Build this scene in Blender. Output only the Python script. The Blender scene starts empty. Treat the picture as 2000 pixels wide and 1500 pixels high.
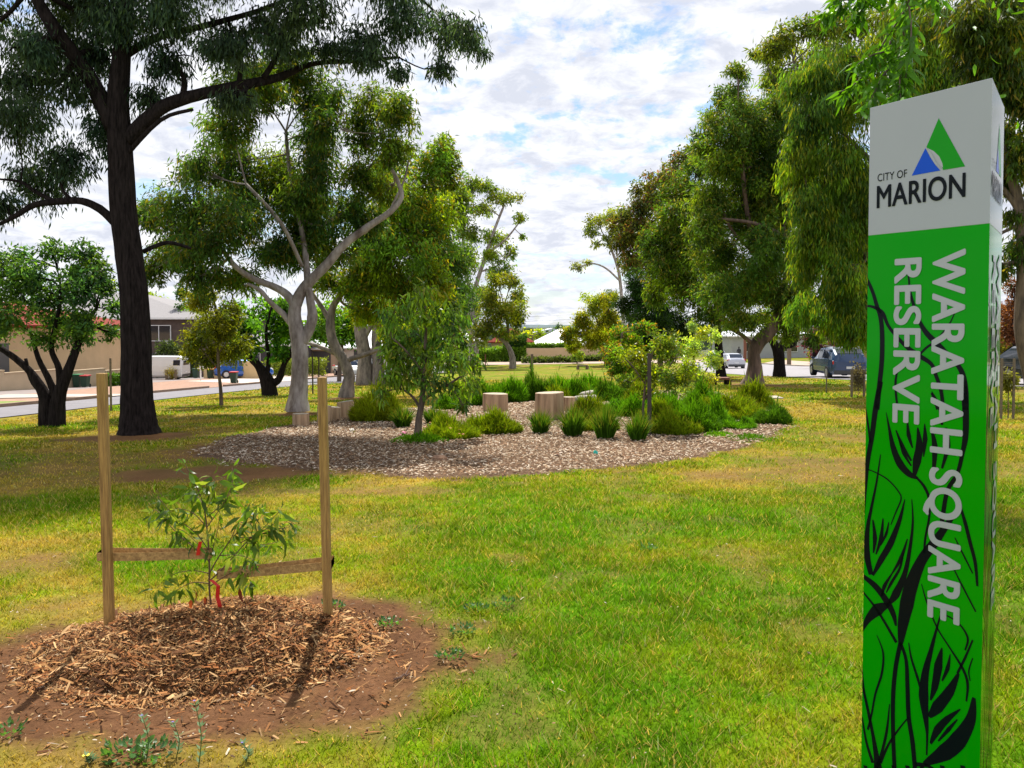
import bpy, bmesh, math, random
import numpy as np
from mathutils import Vector, Matrix, Quaternion
RS = np.random.RandomState(7); random.seed(7)
SC = bpy.context.scene; COL = SC.collection
F = 1600.0; PITCH = math.radians(1.8); CAMZ = 1.5; PY0 = 684.0
SUN_EL = 58.0; SUN_AZ = -3.5

# ------------------------------------------------------------------ terrain
def G(x, y):
    if y <= 0: return 0.0
    t = max(0, y-2); tt = min(t, 83)
    g = -.042*tt*tt/(tt+5)
    if y > 85: g -= .012*(min(y, 140)-85)
    if y > 140: g -= .03*(min(y, 500)-140)
    return g + .0155*max(-45, min(45, x))*y/(y+6)
def Gn(x, y):
    t = np.clip(y-2, 0, None); tt = np.minimum(t, 83)
    g = -.042*tt*tt/(tt+5)
    g = g - .012*(np.clip(y, 85, 140)-85) - .03*(np.clip(y, 140, 500)-140)
    yy = np.clip(y, 0, None)
    return g + .0155*np.clip(x, -45, 45)*yy/(yy+6)
def ray(px, py):
    v = -(py-PY0)/F
    d = ((px-1000)/F, math.cos(PITCH)+v*math.sin(PITCH), -math.sin(PITCH)+v*math.cos(PITCH))
    return (d[0]/d[1], 1.0, d[2]/d[1])
def pt(px, py, Y):
    d = ray(px, py); return Vector((d[0]*Y, Y, CAMZ+d[2]*Y))
def at(px, py):
    d = ray(px, py); y = 1.0
    while y < 2500:
        if CAMZ+d[2]*y < G(d[0]*y, y): break
        y *= 1.001
    return Vector((d[0]*y, y, G(d[0]*y, y)))
def H2(ix, iy, s):
    n = (ix*374761393 + iy*668265263 + s*1442695041) & 0x7fffffff
    n = ((n ^ (n >> 13))*1274126177) & 0x7fffffff
    return ((n ^ (n >> 16)) & 0xffff)/65535.0
def vn(x, y, sc, s=0):
    x = np.asarray(x, float)/sc+1000; y = np.asarray(y, float)/sc+1000
    ix = np.floor(x).astype(np.int64); iy = np.floor(y).astype(np.int64)
    fx = x-ix; fy = y-iy; fx = fx*fx*(3-2*fx); fy = fy*fy*(3-2*fy)
    a = H2(ix, iy, s); b = H2(ix+1, iy, s); c = H2(ix, iy+1, s); d = H2(ix+1, iy+1, s)
    return (a*(1-fx)+b*fx)*(1-fy)+(c*(1-fx)+d*fx)*fy
def fbm(x, y, sc, s=0, o=3):
    r = 0; a = 1; t = 0
    for i in range(o):
        r = r+a*vn(x, y, sc/(2**i), s+i*17); t += a; a *= .55
    return r/t
def sst(a, b, v):
    t = np.clip((v-a)/(b-a), 0, 1); return t*t*(3-2*t)

# ------------------------------------------------------------------ object helpers
def link(o, parent=None):
    COL.objects.link(o)
    if parent: o.parent = parent
    return o
def npmesh(name, V, faces, mat, parent=None, col=None, smooth=False):
    V = np.asarray(V, np.float32)
    if parent is not None:
        V = V-np.array(parent.location, np.float32)
    me = bpy.data.meshes.new(name)
    me.vertices.add(len(V)); me.vertices.foreach_set('co', V.ravel())
    if not isinstance(faces, list): faces = [faces]
    idx = np.concatenate([f.ravel() for f in faces]).astype(np.int32)
    tot = np.concatenate([np.full(len(f), f.shape[1], np.int32) for f in faces])
    st = np.concatenate([[0], np.cumsum(tot)[:-1]]).astype(np.int32)
    me.loops.add(len(idx)); me.loops.foreach_set('vertex_index', idx)
    me.polygons.add(len(tot)); me.polygons.foreach_set('loop_start', st)
    if smooth: me.polygons.foreach_set('use_smooth', np.ones(len(tot), bool))
    me.update(calc_edges=True)
    if col is not None:
        at_ = me.color_attributes.new('Col', 'FLOAT_COLOR', 'POINT')
        c4 = np.ones((len(V), 4), np.float32); c4[:, :3] = col
        at_.data.foreach_set('color', c4.ravel())
    me.materials.append(mat)
    return link(bpy.data.objects.new(name, me), parent)
class MB:
    def __init__(s): s.v = []; s.f = []
    def add(s, vs, fs):
        n = len(s.v); s.v += [tuple(v) for v in vs]; s.f += [tuple(n+i for i in f) for f in fs]
    def box(s, c, d, rz=0, M=None):
        x, y, z = [k/2 for k in d]; cs, sn = math.cos(rz), math.sin(rz); vs = []
        for a in (-x, x):
            for b in (-y, y):
                for e in (-z, z):
                    vs.append((c[0]+a*cs-b*sn, c[1]+a*sn+b*cs, c[2]+e))
        s.add(vs, [(0,1,3,2),(4,6,7,5),(0,4,5,1),(2,3,7,6),(0,2,6,4),(1,5,7,3)])
    def tube(s, pts, rad, n=8, cap=True, rough=0, ridge=0):
        pts = [Vector(p) for p in pts]; k = len(pts); up = None; rings = []; rj = [1+ridge*random.uniform(-1, 1) for _ in range(n)]
        for i in range(k):
            t = (pts[min(i+1, k-1)]-pts[max(i-1, 0)])
            if t.length < 1e-9: t = Vector((0,0,1))
            t.normalize()
            if up is None:
                up = t.orthogonal().normalized()
            up = (up-t*up.dot(t))
            if up.length < 1e-6: up = t.orthogonal()
            up.normalize(); w = t.cross(up)
            r = rad[i]; rings.append([pts[i]+(up*math.cos(2*math.pi*j/n)+w*math.sin(2*math.pi*j/n))*r*(1+rough*random.uniform(-1, 1))*rj[j] for j in range(n)])
        vs = [v for R in rings for v in R]; fs = []
        for i in range(k-1):
            for j in range(n):
                fs.append((i*n+j, i*n+(j+1) % n, (i+1)*n+(j+1) % n, (i+1)*n+j))
        if cap: fs += [tuple(range(n-1, -1, -1)), tuple((k-1)*n+j for j in range(n))]
        s.add(vs, fs)
    def cyl(s, a, b, r, r2=None, n=16): s.tube([a, b], [r, r if r2 is None else r2], n)
    def build(s, name, mat, parent=None, smooth=False, bevel=0, col=None):
        me = bpy.data.meshes.new(name)
        off = Vector(parent.location) if parent is not None else Vector((0,0,0))
        me.from_pydata([tuple(Vector(v)-off) for v in s.v], [], s.f); me.update()
        if smooth:
            for p in me.polygons: p.use_smooth = True
        me.materials.append(mat)
        o = link(bpy.data.objects.new(name, me), parent)
        if bevel:
            m = o.modifiers.new('b', 'BEVEL'); m.width = bevel; m.segments = 2; m.limit_method = 'ANGLE'
        return o
def tag(o, label=None, cat=None, group=None, kind=None):
    if label: o['label'] = label
    if cat: o['category'] = cat
    if group: o['group'] = group
    if kind: o['kind'] = kind
    return o
def empty(name, loc, label, cat, group=None, kind=None):
    o = bpy.data.objects.new(name, None); o.location = loc; o.empty_display_size = .3
    link(o); return tag(o, label, cat, group, kind)

# ------------------------------------------------------------------ materials
def nodes(m):
    m.use_nodes = True; return m.node_tree, m.node_tree.nodes, m.node_tree.links
def mat(name, c, rough=.7, var=.15, scale=8, bump=0, metal=0, coat=0, spec=.5, stretch=None, c2=None, bscale=None, det=4):
    m = bpy.data.materials.new(name); nt, N, L = nodes(m); b = N['Principled BSDF']
    b.inputs['Roughness'].default_value = rough; b.inputs['Metallic'].default_value = metal
    b.inputs['Coat Weight'].default_value = coat; b.inputs['Coat Roughness'].default_value = .05
    b.inputs['Specular IOR Level'].default_value = spec
    tc = N.new('ShaderNodeTexCoord'); mp = N.new('ShaderNodeMapping'); L.new(tc.outputs['Object'], mp.inputs[0])
    if stretch: mp.inputs['Scale'].default_value = stretch
    n = N.new('ShaderNodeTexNoise'); n.inputs['Scale'].default_value = scale; n.inputs['Detail'].default_value = det
    n.inputs['Roughness'].default_value = .65
    L.new(mp.outputs[0], n.inputs[0])
    r = N.new('ShaderNodeValToRGB'); L.new(n.outputs[0], r.inputs[0])
    r.color_ramp.elements[0].position = .3; r.color_ramp.elements[1].position = .7
    a = [k*(1-var) for k in c]; d = [min(1, k*(1+var)) for k in (c2 or c)]
    r.color_ramp.elements[0].color = (*a, 1); r.color_ramp.elements[1].color = (*d, 1)
    L.new(r.outputs[0], b.inputs['Base Color'])
    if bump:
        n2 = N.new('ShaderNodeTexNoise'); n2.inputs['Scale'].default_value = bscale or scale*3; n2.inputs['Detail'].default_value = 5
        L.new(mp.outputs[0], n2.inputs[0])
        bp = N.new('ShaderNodeBump'); bp.inputs['Strength'].default_value = bump; bp.inputs['Distance'].default_value = .02
        L.new(n2.outputs[0], bp.inputs['Height']); L.new(bp.outputs[0], b.inputs['Normal'])
    return m
def plain(name, c, rough=.4, **k): return mat(name, c, rough, var=k.pop('var', .03), scale=k.pop('scale', 3), **k)
def leafmat(name, trans=.45, rough=.45, gain=1.6, spec=.35):
    m = bpy.data.materials.new(name); nt, N, L = nodes(m); b = N['Principled BSDF']
    a = N.new('ShaderNodeAttribute'); a.attribute_name = 'Col'
    L.new(a.outputs['Color'], b.inputs['Base Color']); b.inputs['Roughness'].default_value = rough
    b.inputs['Specular IOR Level'].default_value = spec
    t = N.new('ShaderNodeBsdfTranslucent'); v = N.new('ShaderNodeMix'); v.data_type = 'RGBA'; v.blend_type = 'MULTIPLY'
    v.inputs[0].default_value = 1; v.inputs[7].default_value = (gain*1.2, gain*1.1, gain*.4, 1)
    L.new(a.outputs['Color'], v.inputs[6]); L.new(v.outputs[2], t.inputs['Color'])
    mx = N.new('ShaderNodeMixShader'); mx.inputs[0].default_value = trans
    L.new(b.outputs[0], mx.inputs[1]); L.new(t.outputs[0], mx.inputs[2])
    L.new(mx.outputs[0], N['Material Output'].inputs['Surface'])
    return m
def colmat(name, rough=.85, nscale=40, bump=.6, var=.35):
    m = bpy.data.materials.new(name); nt, N, L = nodes(m); b = N['Principled BSDF']
    a = N.new('ShaderNodeAttribute'); a.attribute_name = 'Col'; b.inputs['Roughness'].default_value = rough
    b.inputs['Specular IOR Level'].default_value = .04
    tc = N.new('ShaderNodeTexCoord'); n = N.new('ShaderNodeTexNoise'); n.inputs['Scale'].default_value = nscale; n.inputs['Detail'].default_value = 6
    n.inputs['Roughness'].default_value = .75; L.new(tc.outputs['Object'], n.inputs[0])
    mr = N.new('ShaderNodeMapRange'); mr.inputs[1].default_value = .3; mr.inputs[2].default_value = .7
    mr.inputs[3].default_value = 1-var; mr.inputs[4].default_value = 1+var; L.new(n.outputs[0], mr.inputs[0])
    v = N.new('ShaderNodeVectorMath'); v.operation = 'SCALE'; L.new(a.outputs['Color'], v.inputs[0]); L.new(mr.outputs[0], v.inputs['Scale'])
    L.new(v.outputs[0], b.inputs['Base Color'])
    if bump:
        bp = N.new('ShaderNodeBump'); bp.inputs['Strength'].default_value = bump; bp.inputs['Distance'].default_value = .03
        L.new(n.outputs[0], bp.inputs['Height']); L.new(bp.outputs[0], b.inputs['Normal'])
    return m
LEAF = leafmat('leaf', .5, gain=1.7, spec=.22); LEAFN = leafmat('leaf_glossy', .45, .38, 1.6, .32); GRASS = leafmat('grass_blade', .4, .7, 1.3, .06)
GROUND = colmat('ground'); CHIP = colmat('wood_chip', .8, 60, 0, .2)
BARKD = mat('dark_bark', (.011,.008,.007), .95, .6, 5, 1.0, stretch=(5,5,.8), bscale=7, spec=.1, c2=(.020,.015,.014))
BARKW = mat('pale_smooth_bark', (.15,.10,.075), .8, .35, 2.6, .5, stretch=(1.6,1.6,.55), c2=(.36,.32,.30), bscale=9)
BARKG = mat('grey_bark', (.12,.10,.09), .9, .45, 3, .6, stretch=(2,2,.7), c2=(.24,.20,.17))
BARKB = mat('brown_bark', (.07,.05,.04), .9, .4, 4, .6, stretch=(3,3,.6), c2=(.14,.10,.07))
BARKR = mat('peeling_bark', (.04,.028,.022), .9, .4, 1.4, .8, stretch=(2,2,.5), c2=(.19,.12,.09))
TWIG = mat('twig', (.13,.07,.045), .8, .3, 9)
WHITE = plain('white_paint', (.72,.72,.72), .35); CREAM = mat('cream_wall', (.50,.39,.24), .8, .1, 1.5, .1)
DARKG = plain('dark_grey_panel', (.06,.06,.065), .5); GLASS = plain('tinted_glass', (.015,.02,.03), .06, spec=.8)
RUBBER = plain('tyre_rubber', (.015,.015,.015), .8); RIM = plain('alloy', (.45,.45,.47), .3, metal=.8)
ROOFG = mat('grey_roof_tile', (.17,.16,.17), .7, .2, 3, .3, stretch=(1,6,6)); ROOFR = mat('red_roof', (.20,.028,.018), .8, .25, 3, spec=.1)
ROOFW = mat('white_metal_roof', (.62,.65,.70), .4, .06, 1.5)
CONC = mat('concrete', (.42,.37,.32), .85, .12, 2, .2); ASPH = mat('asphalt', (.18,.17,.185), .85, .14, 1.2, .2, bscale=40)
PATH = mat('pale_path', (.40,.30,.24), .9, .2, .8, .2, bscale=30); KERB = mat('kerb_stone', (.30,.20,.14), .9, .25, 2)
STAKE = mat('pine_stake', (.27,.14,.04), .75, .3, 5, .5, stretch=(22,22,1.2), c2=(.42,.25,.075), bscale=10)
STRAP = mat('webbing', (.30,.17,.06), .9, .25, 60, .3, c2=(.46,.29,.11))
REDP = plain('red_plastic', (.62,.015,.01), .4); LOGS = mat('log_side', (.33,.20,.11), .9, .3, 2.5, .7, stretch=(5,5,.35), c2=(.50,.34,.21), bscale=6)
LOGT = mat('log_top', (.42,.35,.26), .85, .15, 6, .2)

# ------------------------------------------------------------------ world and sun
def make_world():
    w = bpy.data.worlds.new('World'); SC.world = w; w.use_nodes = True
    N, L = w.node_tree.nodes, w.node_tree.links; bg = N['Background']; bg.inputs['Strength'].default_value = .1
    sky = N.new('ShaderNodeTexSky'); sky.sky_type = 'NISHITA'; sky.sun_disc = False
    sky.sun_elevation = math.radians(SUN_EL); sky.sun_rotation = math.radians(SUN_AZ); sky.air_density = 1.2; sky.dust_density = .6
    tc = N.new('ShaderNodeTexCoord'); sp = N.new('ShaderNodeSeparateXYZ'); L.new(tc.outputs['Generated'], sp.inputs[0])
    def mth(op, a, b=None, c=False):
        n = N.new('ShaderNodeMath'); n.operation = op; n.use_clamp = c
        for i, k in enumerate((a, b)):
            if k is None: continue
            if isinstance(k, (int, float)): n.inputs[i].default_value = k
            else: L.new(k, n.inputs[i])
        return n.outputs[0]
    z = mth('MAXIMUM', sp.outputs[2], 0.0); zz = mth('ADD', z, .26)
    cx = N.new('ShaderNodeCombineXYZ'); L.new(mth('DIVIDE', sp.outputs[0], zz), cx.inputs[0]); L.new(mth('DIVIDE', sp.outputs[1], zz), cx.inputs[1])
    def noise(sc, det, rough, off, dist=0):
        m = N.new('ShaderNodeMapping'); m.inputs['Location'].default_value = off; L.new(cx.outputs[0], m.inputs[0])
        n = N.new('ShaderNodeTexNoise'); n.inputs['Scale'].default_value = sc; n.inputs['Detail'].default_value = det
        n.inputs['Roughness'].default_value = rough; n.inputs['Distortion'].default_value = dist; L.new(m.outputs[0], n.inputs[0]); return n.outputs[0]
    big = noise(1.3, 3, .5, (3.1, 1.7, 0)); mid = noise(6.0, 9, .62, (.4, 7, 0), .25); fine = noise(15, 6, .65, (9, 2, 0), .2)
    s = mth('ADD', mth('MULTIPLY', big, .75), mth('MULTIPLY', mid, .85)); s = mth('ADD', s, mth('MULTIPLY', fine, .34))
    mr = N.new('ShaderNodeMapRange'); mr.interpolation_type = 'SMOOTHSTEP'; mr.inputs[1].default_value = .78; mr.inputs[2].default_value = .95
    L.new(s, mr.inputs[0]); mask = mr.outputs[0]
    hz = N.new('ShaderNodeMapRange'); hz.inputs[1].default_value = .0; hz.inputs[2].default_value = .2; hz.inputs[3].default_value = .55; hz.inputs[4].default_value = .12; L.new(z, hz.inputs[0])
    mask = mth('MAXIMUM', mask, hz.outputs[0])
    ramp = N.new('ShaderNodeMapRange'); ramp.inputs[1].default_value = .38; ramp.inputs[2].default_value = .62; L.new(noise(8.0, 8, .64, (.55, 7.1, 0), .3), ramp.inputs[0])
    cc = N.new('ShaderNodeMix'); cc.data_type = 'RGBA'; L.new(ramp.outputs[0], cc.inputs[0])
    cc.inputs[6].default_value = (5.2, 5.45, 6.2, 1); cc.inputs[7].default_value = (8.0, 8.05, 8.3, 1)
    gn = N.new('ShaderNodeMix'); gn.data_type = 'RGBA'; gn.blend_type = 'MULTIPLY'; gn.inputs[0].default_value = 1
    L.new(sky.outputs[0], gn.inputs[6]); gn.inputs[7].default_value = (.70, .86, 1.08, 1)
    mx = N.new('ShaderNodeMix'); mx.data_type = 'RGBA'; L.new(mask, mx.inputs[0]); L.new(gn.outputs[2], mx.inputs[6]); L.new(cc.outputs[2], mx.inputs[7])
    L.new(mx.outputs[2], bg.inputs['Color'])
    sd = bpy.data.lights.new('sun', 'SUN'); sd.energy = 5.0; sd.angle = math.radians(.5); sd.color = (1, .94, .84)
    so = link(bpy.data.objects.new('sun', sd)); e, a = math.radians(SUN_EL), math.radians(SUN_AZ)
    d = Vector((-math.sin(a)*math.cos(e), -math.cos(a)*math.cos(e), -math.sin(e)))
    so.rotation_euler = d.to_track_quat('-Z', 'Y').to_euler(); so.location = (0, 10, 30)
make_world()
cd = bpy.data.cameras.new('camera'); cam = link(bpy.data.objects.new('camera', cd)); SC.camera = cam
cam.location = (0, 0, CAMZ); cam.rotation_euler = (math.pi/2-PITCH, 0, 0)
cd.sensor_width = 36; cd.lens = 36*F/2000; cd.shift_y = (PY0-750)/2000; cd.clip_end = 12000; cd.clip_start = .05
SC.view_settings.view_transform = 'Standard'; SC.view_settings.look = 'None'; SC.view_settings.exposure = 0.55; SC.view_settings.gamma = 1

# ------------------------------------------------------------------ ground cover maps
def world_poly(px): return np.array([at(*p)[:2] for p in px])
def inpoly(x, y, P):
    r = np.zeros(x.shape, bool); n = len(P)
    for i in range(n):
        x1, y1 = P[i]; x2, y2 = P[(i+1) % n]
        if y1 == y2: continue
        r ^= ((y1 > y) != (y2 > y)) & (x < (x2-x1)*(y-y1)/(y2-y1)+x1)
    return r
BED = world_poly([(385,888),(440,856),(540,836),(640,822),(720,806),(860,794),(1000,776),(1180,762),(1380,764),(1480,788),(1545,828),(1510,850),(1460,872),(1390,891),(1300,905),(1200,915),(1050,927),(900,935),(780,932),(690,922),(560,914),(450,904)])
MC = Vector((-1.45, 3.86, 0)); 
def wob(x, y, s, a=.35): return (fbm(x, y, .9, s)-.5)*a*2
def ell(x, y, c, rx, ry, soft=.3, w=.35, s=3):
    d = np.sqrt(((x-c[0])/rx)**2+((y-c[1])/ry)**2)+wob(x, y, s, w)+(fbm(x, y, .22, 61, 4)-.5)*1.1*w
    return 1-sst(1-soft, 1+soft*.5, d)
PATCH = [(at(430,925),1.6,.9,.9),(at(120,905),3.2,2.2,.55),(at(600,960),1.5,.35,.6),(at(270,855),1.5,1.2,.9),(at(60,1100),.3,.3,.6),(at(1600,905),1.0,1.4,.7),
         (at(1520,930),1.2,.5,.6),(at(1640,850),1.2,1.6,.6),(at(720,960),.9,.25,.6),(at(480,880),1.5,1.4,.8),(at(585,808),.8,.9,.9),(at(675,778),1,1.2,.9),
         (at(1480,752),1.6,2,.9),(at(850,1225),.22,.3,.4),(at(1970,920),1,1.0,.5),(at(960,770),2.2,4,.55),(at(1400,745),2.2,3,.7),(at(650,925),1.0,.35,.8)]
def cover(x, y):
    s = ell(x, y, (-1.45,3.70), 1.3, 1.0, .25, .45, 5)
    for c, rx, ry, k in PATCH: s = np.maximum(s, k*ell(x, y, c, rx, ry, .6, .6, 9))
    n = fbm(x, y, 1.6, 31, 4); far = sst(5, 11, y)
    s = np.maximum(s, .4*sst(.63, .78, n+.05*far+.16*(fbm(x, y, .2, 62, 3)-.5)))
    s = np.maximum(s, .45*sst(.60, .72, fbm(x, y, .5, 77, 3)))
    lush = np.clip(.33+.9*(fbm(x, y, 1.1, 44, 4)-.42)*2.2+.6*(1-sst(4.5, 9, y))*sst(-1.2, .6, x)-.12*far, 0, 1)
    return np.clip(s, 0, 1), lush
def grasscol(x, y, lush):
    n = (.5*fbm(x, y, .4, 91, 3)+.5*fbm(x, y, .09, 92, 2))[:, None]; l = np.clip(lush+(fbm(x, y, .14, 93, 3)-.5)*.9, 0, 1)[:, None]
    dry = np.array([.33,.25,.045]); mid = np.array([.195,.25,.006]); gr = np.array([.10,.23,.004])
    c = np.where(l < .45, dry+(mid-dry)*(l/.45), mid+(gr-mid)*((l-.45)/.55))
    return c*(.45+1.1*n)
SOIL = np.array([.17,.08,.040])
def ground():
    ys = [-14.0]
    while ys[-1] < 5200:
        y = ys[-1]; ys.append(y+(.045+max(0, y-1)*.0085 if y > .5 else max(.05, .3+(-y)*.25)) )
        if ys[-1] > 150: ys[-1] += (ys[-1]-150)*.06
    ys = np.array(ys); us = np.linspace(-1, 1, 361); us = np.sign(us)*np.abs(us)**1.5
    W = np.where(ys > 0, 12+1.15*np.abs(ys), 12)
    X = us[None, :]*W[:, None]; Y = np.repeat(ys[:, None], 361, 1)
    x = X.ravel(); y = Y.ravel(); z = Gn(x, y)
    near = (1-sst(12, 30, y))*(y > -2)
    z = z+near*((fbm(x, y, .8, 3)-.5)*.03+(fbm(x, y, .16, 6)-.5)*.016)
    s, lush = cover(x, y); g = grasscol(x, y, lush)*.8
    so = SOIL[None]*(.7+.6*fbm(x, y, .3, 12, 3)[:, None])
    ring = ell(x, y, (-1.45,3.70), 1.3, 1.0, .25, .45, 5)[:, None]; so = so*(1-ring)+ring*np.array([.135,.066,.032])*(.5+1.0*fbm(x, y, .12, 15, 4)[:, None])
    c = g*(1-s[:, None])+so*s[:, None]
    nb = inpoly(x+(fbm(x, y, .3, 18)-.5)*.7, y+(fbm(x, y, .3, 19)-.5)*.7, BED); c[nb] = np.array([.13,.08,.05])*(.8+.4*fbm(x[nb], y[nb], .25, 5)[:, None])
    far = sst(105, 140, y)[:, None]; c = c*(1-far)+far*np.array([.09,.10,.06])
    n, m = X.shape; i = np.arange(n*m).reshape(n, m)
    Fq = np.stack([i[:-1, :-1], i[:-1, 1:], i[1:, 1:], i[1:, :-1]], -1).reshape(-1, 4)
    o = npmesh('ground', np.stack([x, y, z], -1), Fq, GROUND, col=c, smooth=True); tag(o, kind='structure')
ground()

# ------------------------------------------------------------------ blades and chips
def nrm(v): return v/np.maximum(np.linalg.norm(v, axis=1, keepdims=True), 1e-9)
def blades(P, h, w, lean, col, tipgain=1.25):
    n = len(P); a = RS.rand(n)*6.283; d = np.stack([np.cos(a), np.sin(a), 0*a], -1); b = RS.rand(n)*6.283
    side = np.stack([np.cos(b), np.sin(b), 0*b], -1)*w[:, None]*.5
    tip = P+np.stack([d[:, 0]*lean, d[:, 1]*lean, h], -1)
    V = np.stack([P-side, P+side, tip], 1).reshape(-1, 3)
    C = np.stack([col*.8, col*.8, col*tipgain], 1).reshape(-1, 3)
    return V, np.arange(n*3).reshape(-1, 3), C
def lawn():
    VV, FF, CC = [], [], []; off = 0
    bands = [(2.3,4.2,11000,.026,.0048),(4.2,6,8200,.028,.0056),(6,8.5,4300,.031,.0075),(8.5,12,1700,.035,.012),(12,18,620,.04,.02),(18,30,150,.045,.036),(30,48,36,.055,.07)]
    for y0, y1, dn, h, w in bands:
        hw = .64*y1+2.0; A = (y1-y0)*2*hw; n = int(A*dn)
        x = RS.uniform(-hw, hw, n); y = RS.uniform(y0, y1, n); k = np.abs(x) < .64*y+2.0; x = x[k]; y = y[k]
        s, l = cover(x, y); road = (x < -11.6) | (x > 15.2)
        keep = (RS.rand(len(x)) > s**.8*1.12) & ~inpoly(x, y, BED) & ~road
        x = x[keep]; y = y[keep]; l = l[keep]; s = s[keep]
        c = grasscol(x, y, l); r = RS.rand(len(x), 1); c = c*(.45+1.1*r); q = RS.rand(len(x)) < .14+.22*(1-l); c[q] = np.array([.48,.36,.12])*(.6+.8*RS.rand(q.sum(), 1)); q = RS.rand(len(x)) < .012; c[q] = np.array([.5,.55,.25])
        tf = fbm(x, y, .12, 55, 2); hh = h*1.25*(.4+.8*RS.rand(len(x)))*(.7+.5*l)*(1-.4*s)*(.45+1.1*tf); P = np.stack([x, y, Gn(x, y)-.002+(1-sst(12,30,y))*((fbm(x, y, .8, 3)-.5)*.03+(fbm(x, y, .16, 6)-.5)*.016)], -1)
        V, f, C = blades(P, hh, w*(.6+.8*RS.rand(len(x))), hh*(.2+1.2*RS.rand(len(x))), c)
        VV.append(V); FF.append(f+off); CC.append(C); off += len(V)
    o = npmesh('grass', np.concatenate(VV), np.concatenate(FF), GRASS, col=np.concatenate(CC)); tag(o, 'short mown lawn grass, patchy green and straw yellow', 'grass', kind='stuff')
lawn()
def chips(P, L, W, tilt, col):
    n = len(P); a = RS.rand(n)*6.283; t = (RS.rand(n)-.5)*2*tilt
    d = np.stack([np.cos(a)*np.cos(t), np.sin(a)*np.cos(t), np.sin(t)], -1); s = nrm(np.stack([-np.sin(a), np.cos(a), (RS.rand(n)-.5)*1.2], -1))
    d = d*L[:, None]/2; s = s*W[:, None]/2; up = np.array([0,0,1.])*(W*.22)[:, None]
    V = np.stack([P-d-s*.5, P-d+s*.8, P+d+s*.4, P+d-s, P+up*2], 1).reshape(-1, 3); b = (np.arange(n)*5)[:, None]
    Fq = np.concatenate([b+np.array([[0,1,4]]), b+np.array([[1,2,4]]), b+np.array([[2,3,4]]), b+np.array([[3,0,4]])])
    return V, Fq, np.repeat(col, 5, 0)
PAL1 = np.array([[.25,.115,.045],[.36,.19,.075],[.13,.06,.028],[.07,.032,.016],[.42,.26,.125],[.23,.09,.032]])
PAL2 = np.array([[.30,.21,.135],[.42,.33,.23],[.20,.13,.08],[.12,.075,.045],[.55,.46,.36],[.26,.15,.085]])*.9
def mound_h(x, y):
    d = np.sqrt(((x-MC.x)/.68)**2+((y-MC.y)/.56)**2)+wob(x, y, 21, .2)+(fbm(x, y, .22, 23)-.5)*.25
    return np.clip(1-d**2, 0, 1)**.9*(.10+.06*fbm(x, y, .3, 33, 2))+np.where(d < 1, (fbm(x, y, .16, 35, 2)-.5)*.03, 0)*np.clip(1-d**2, 0, 1)**.5
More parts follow.
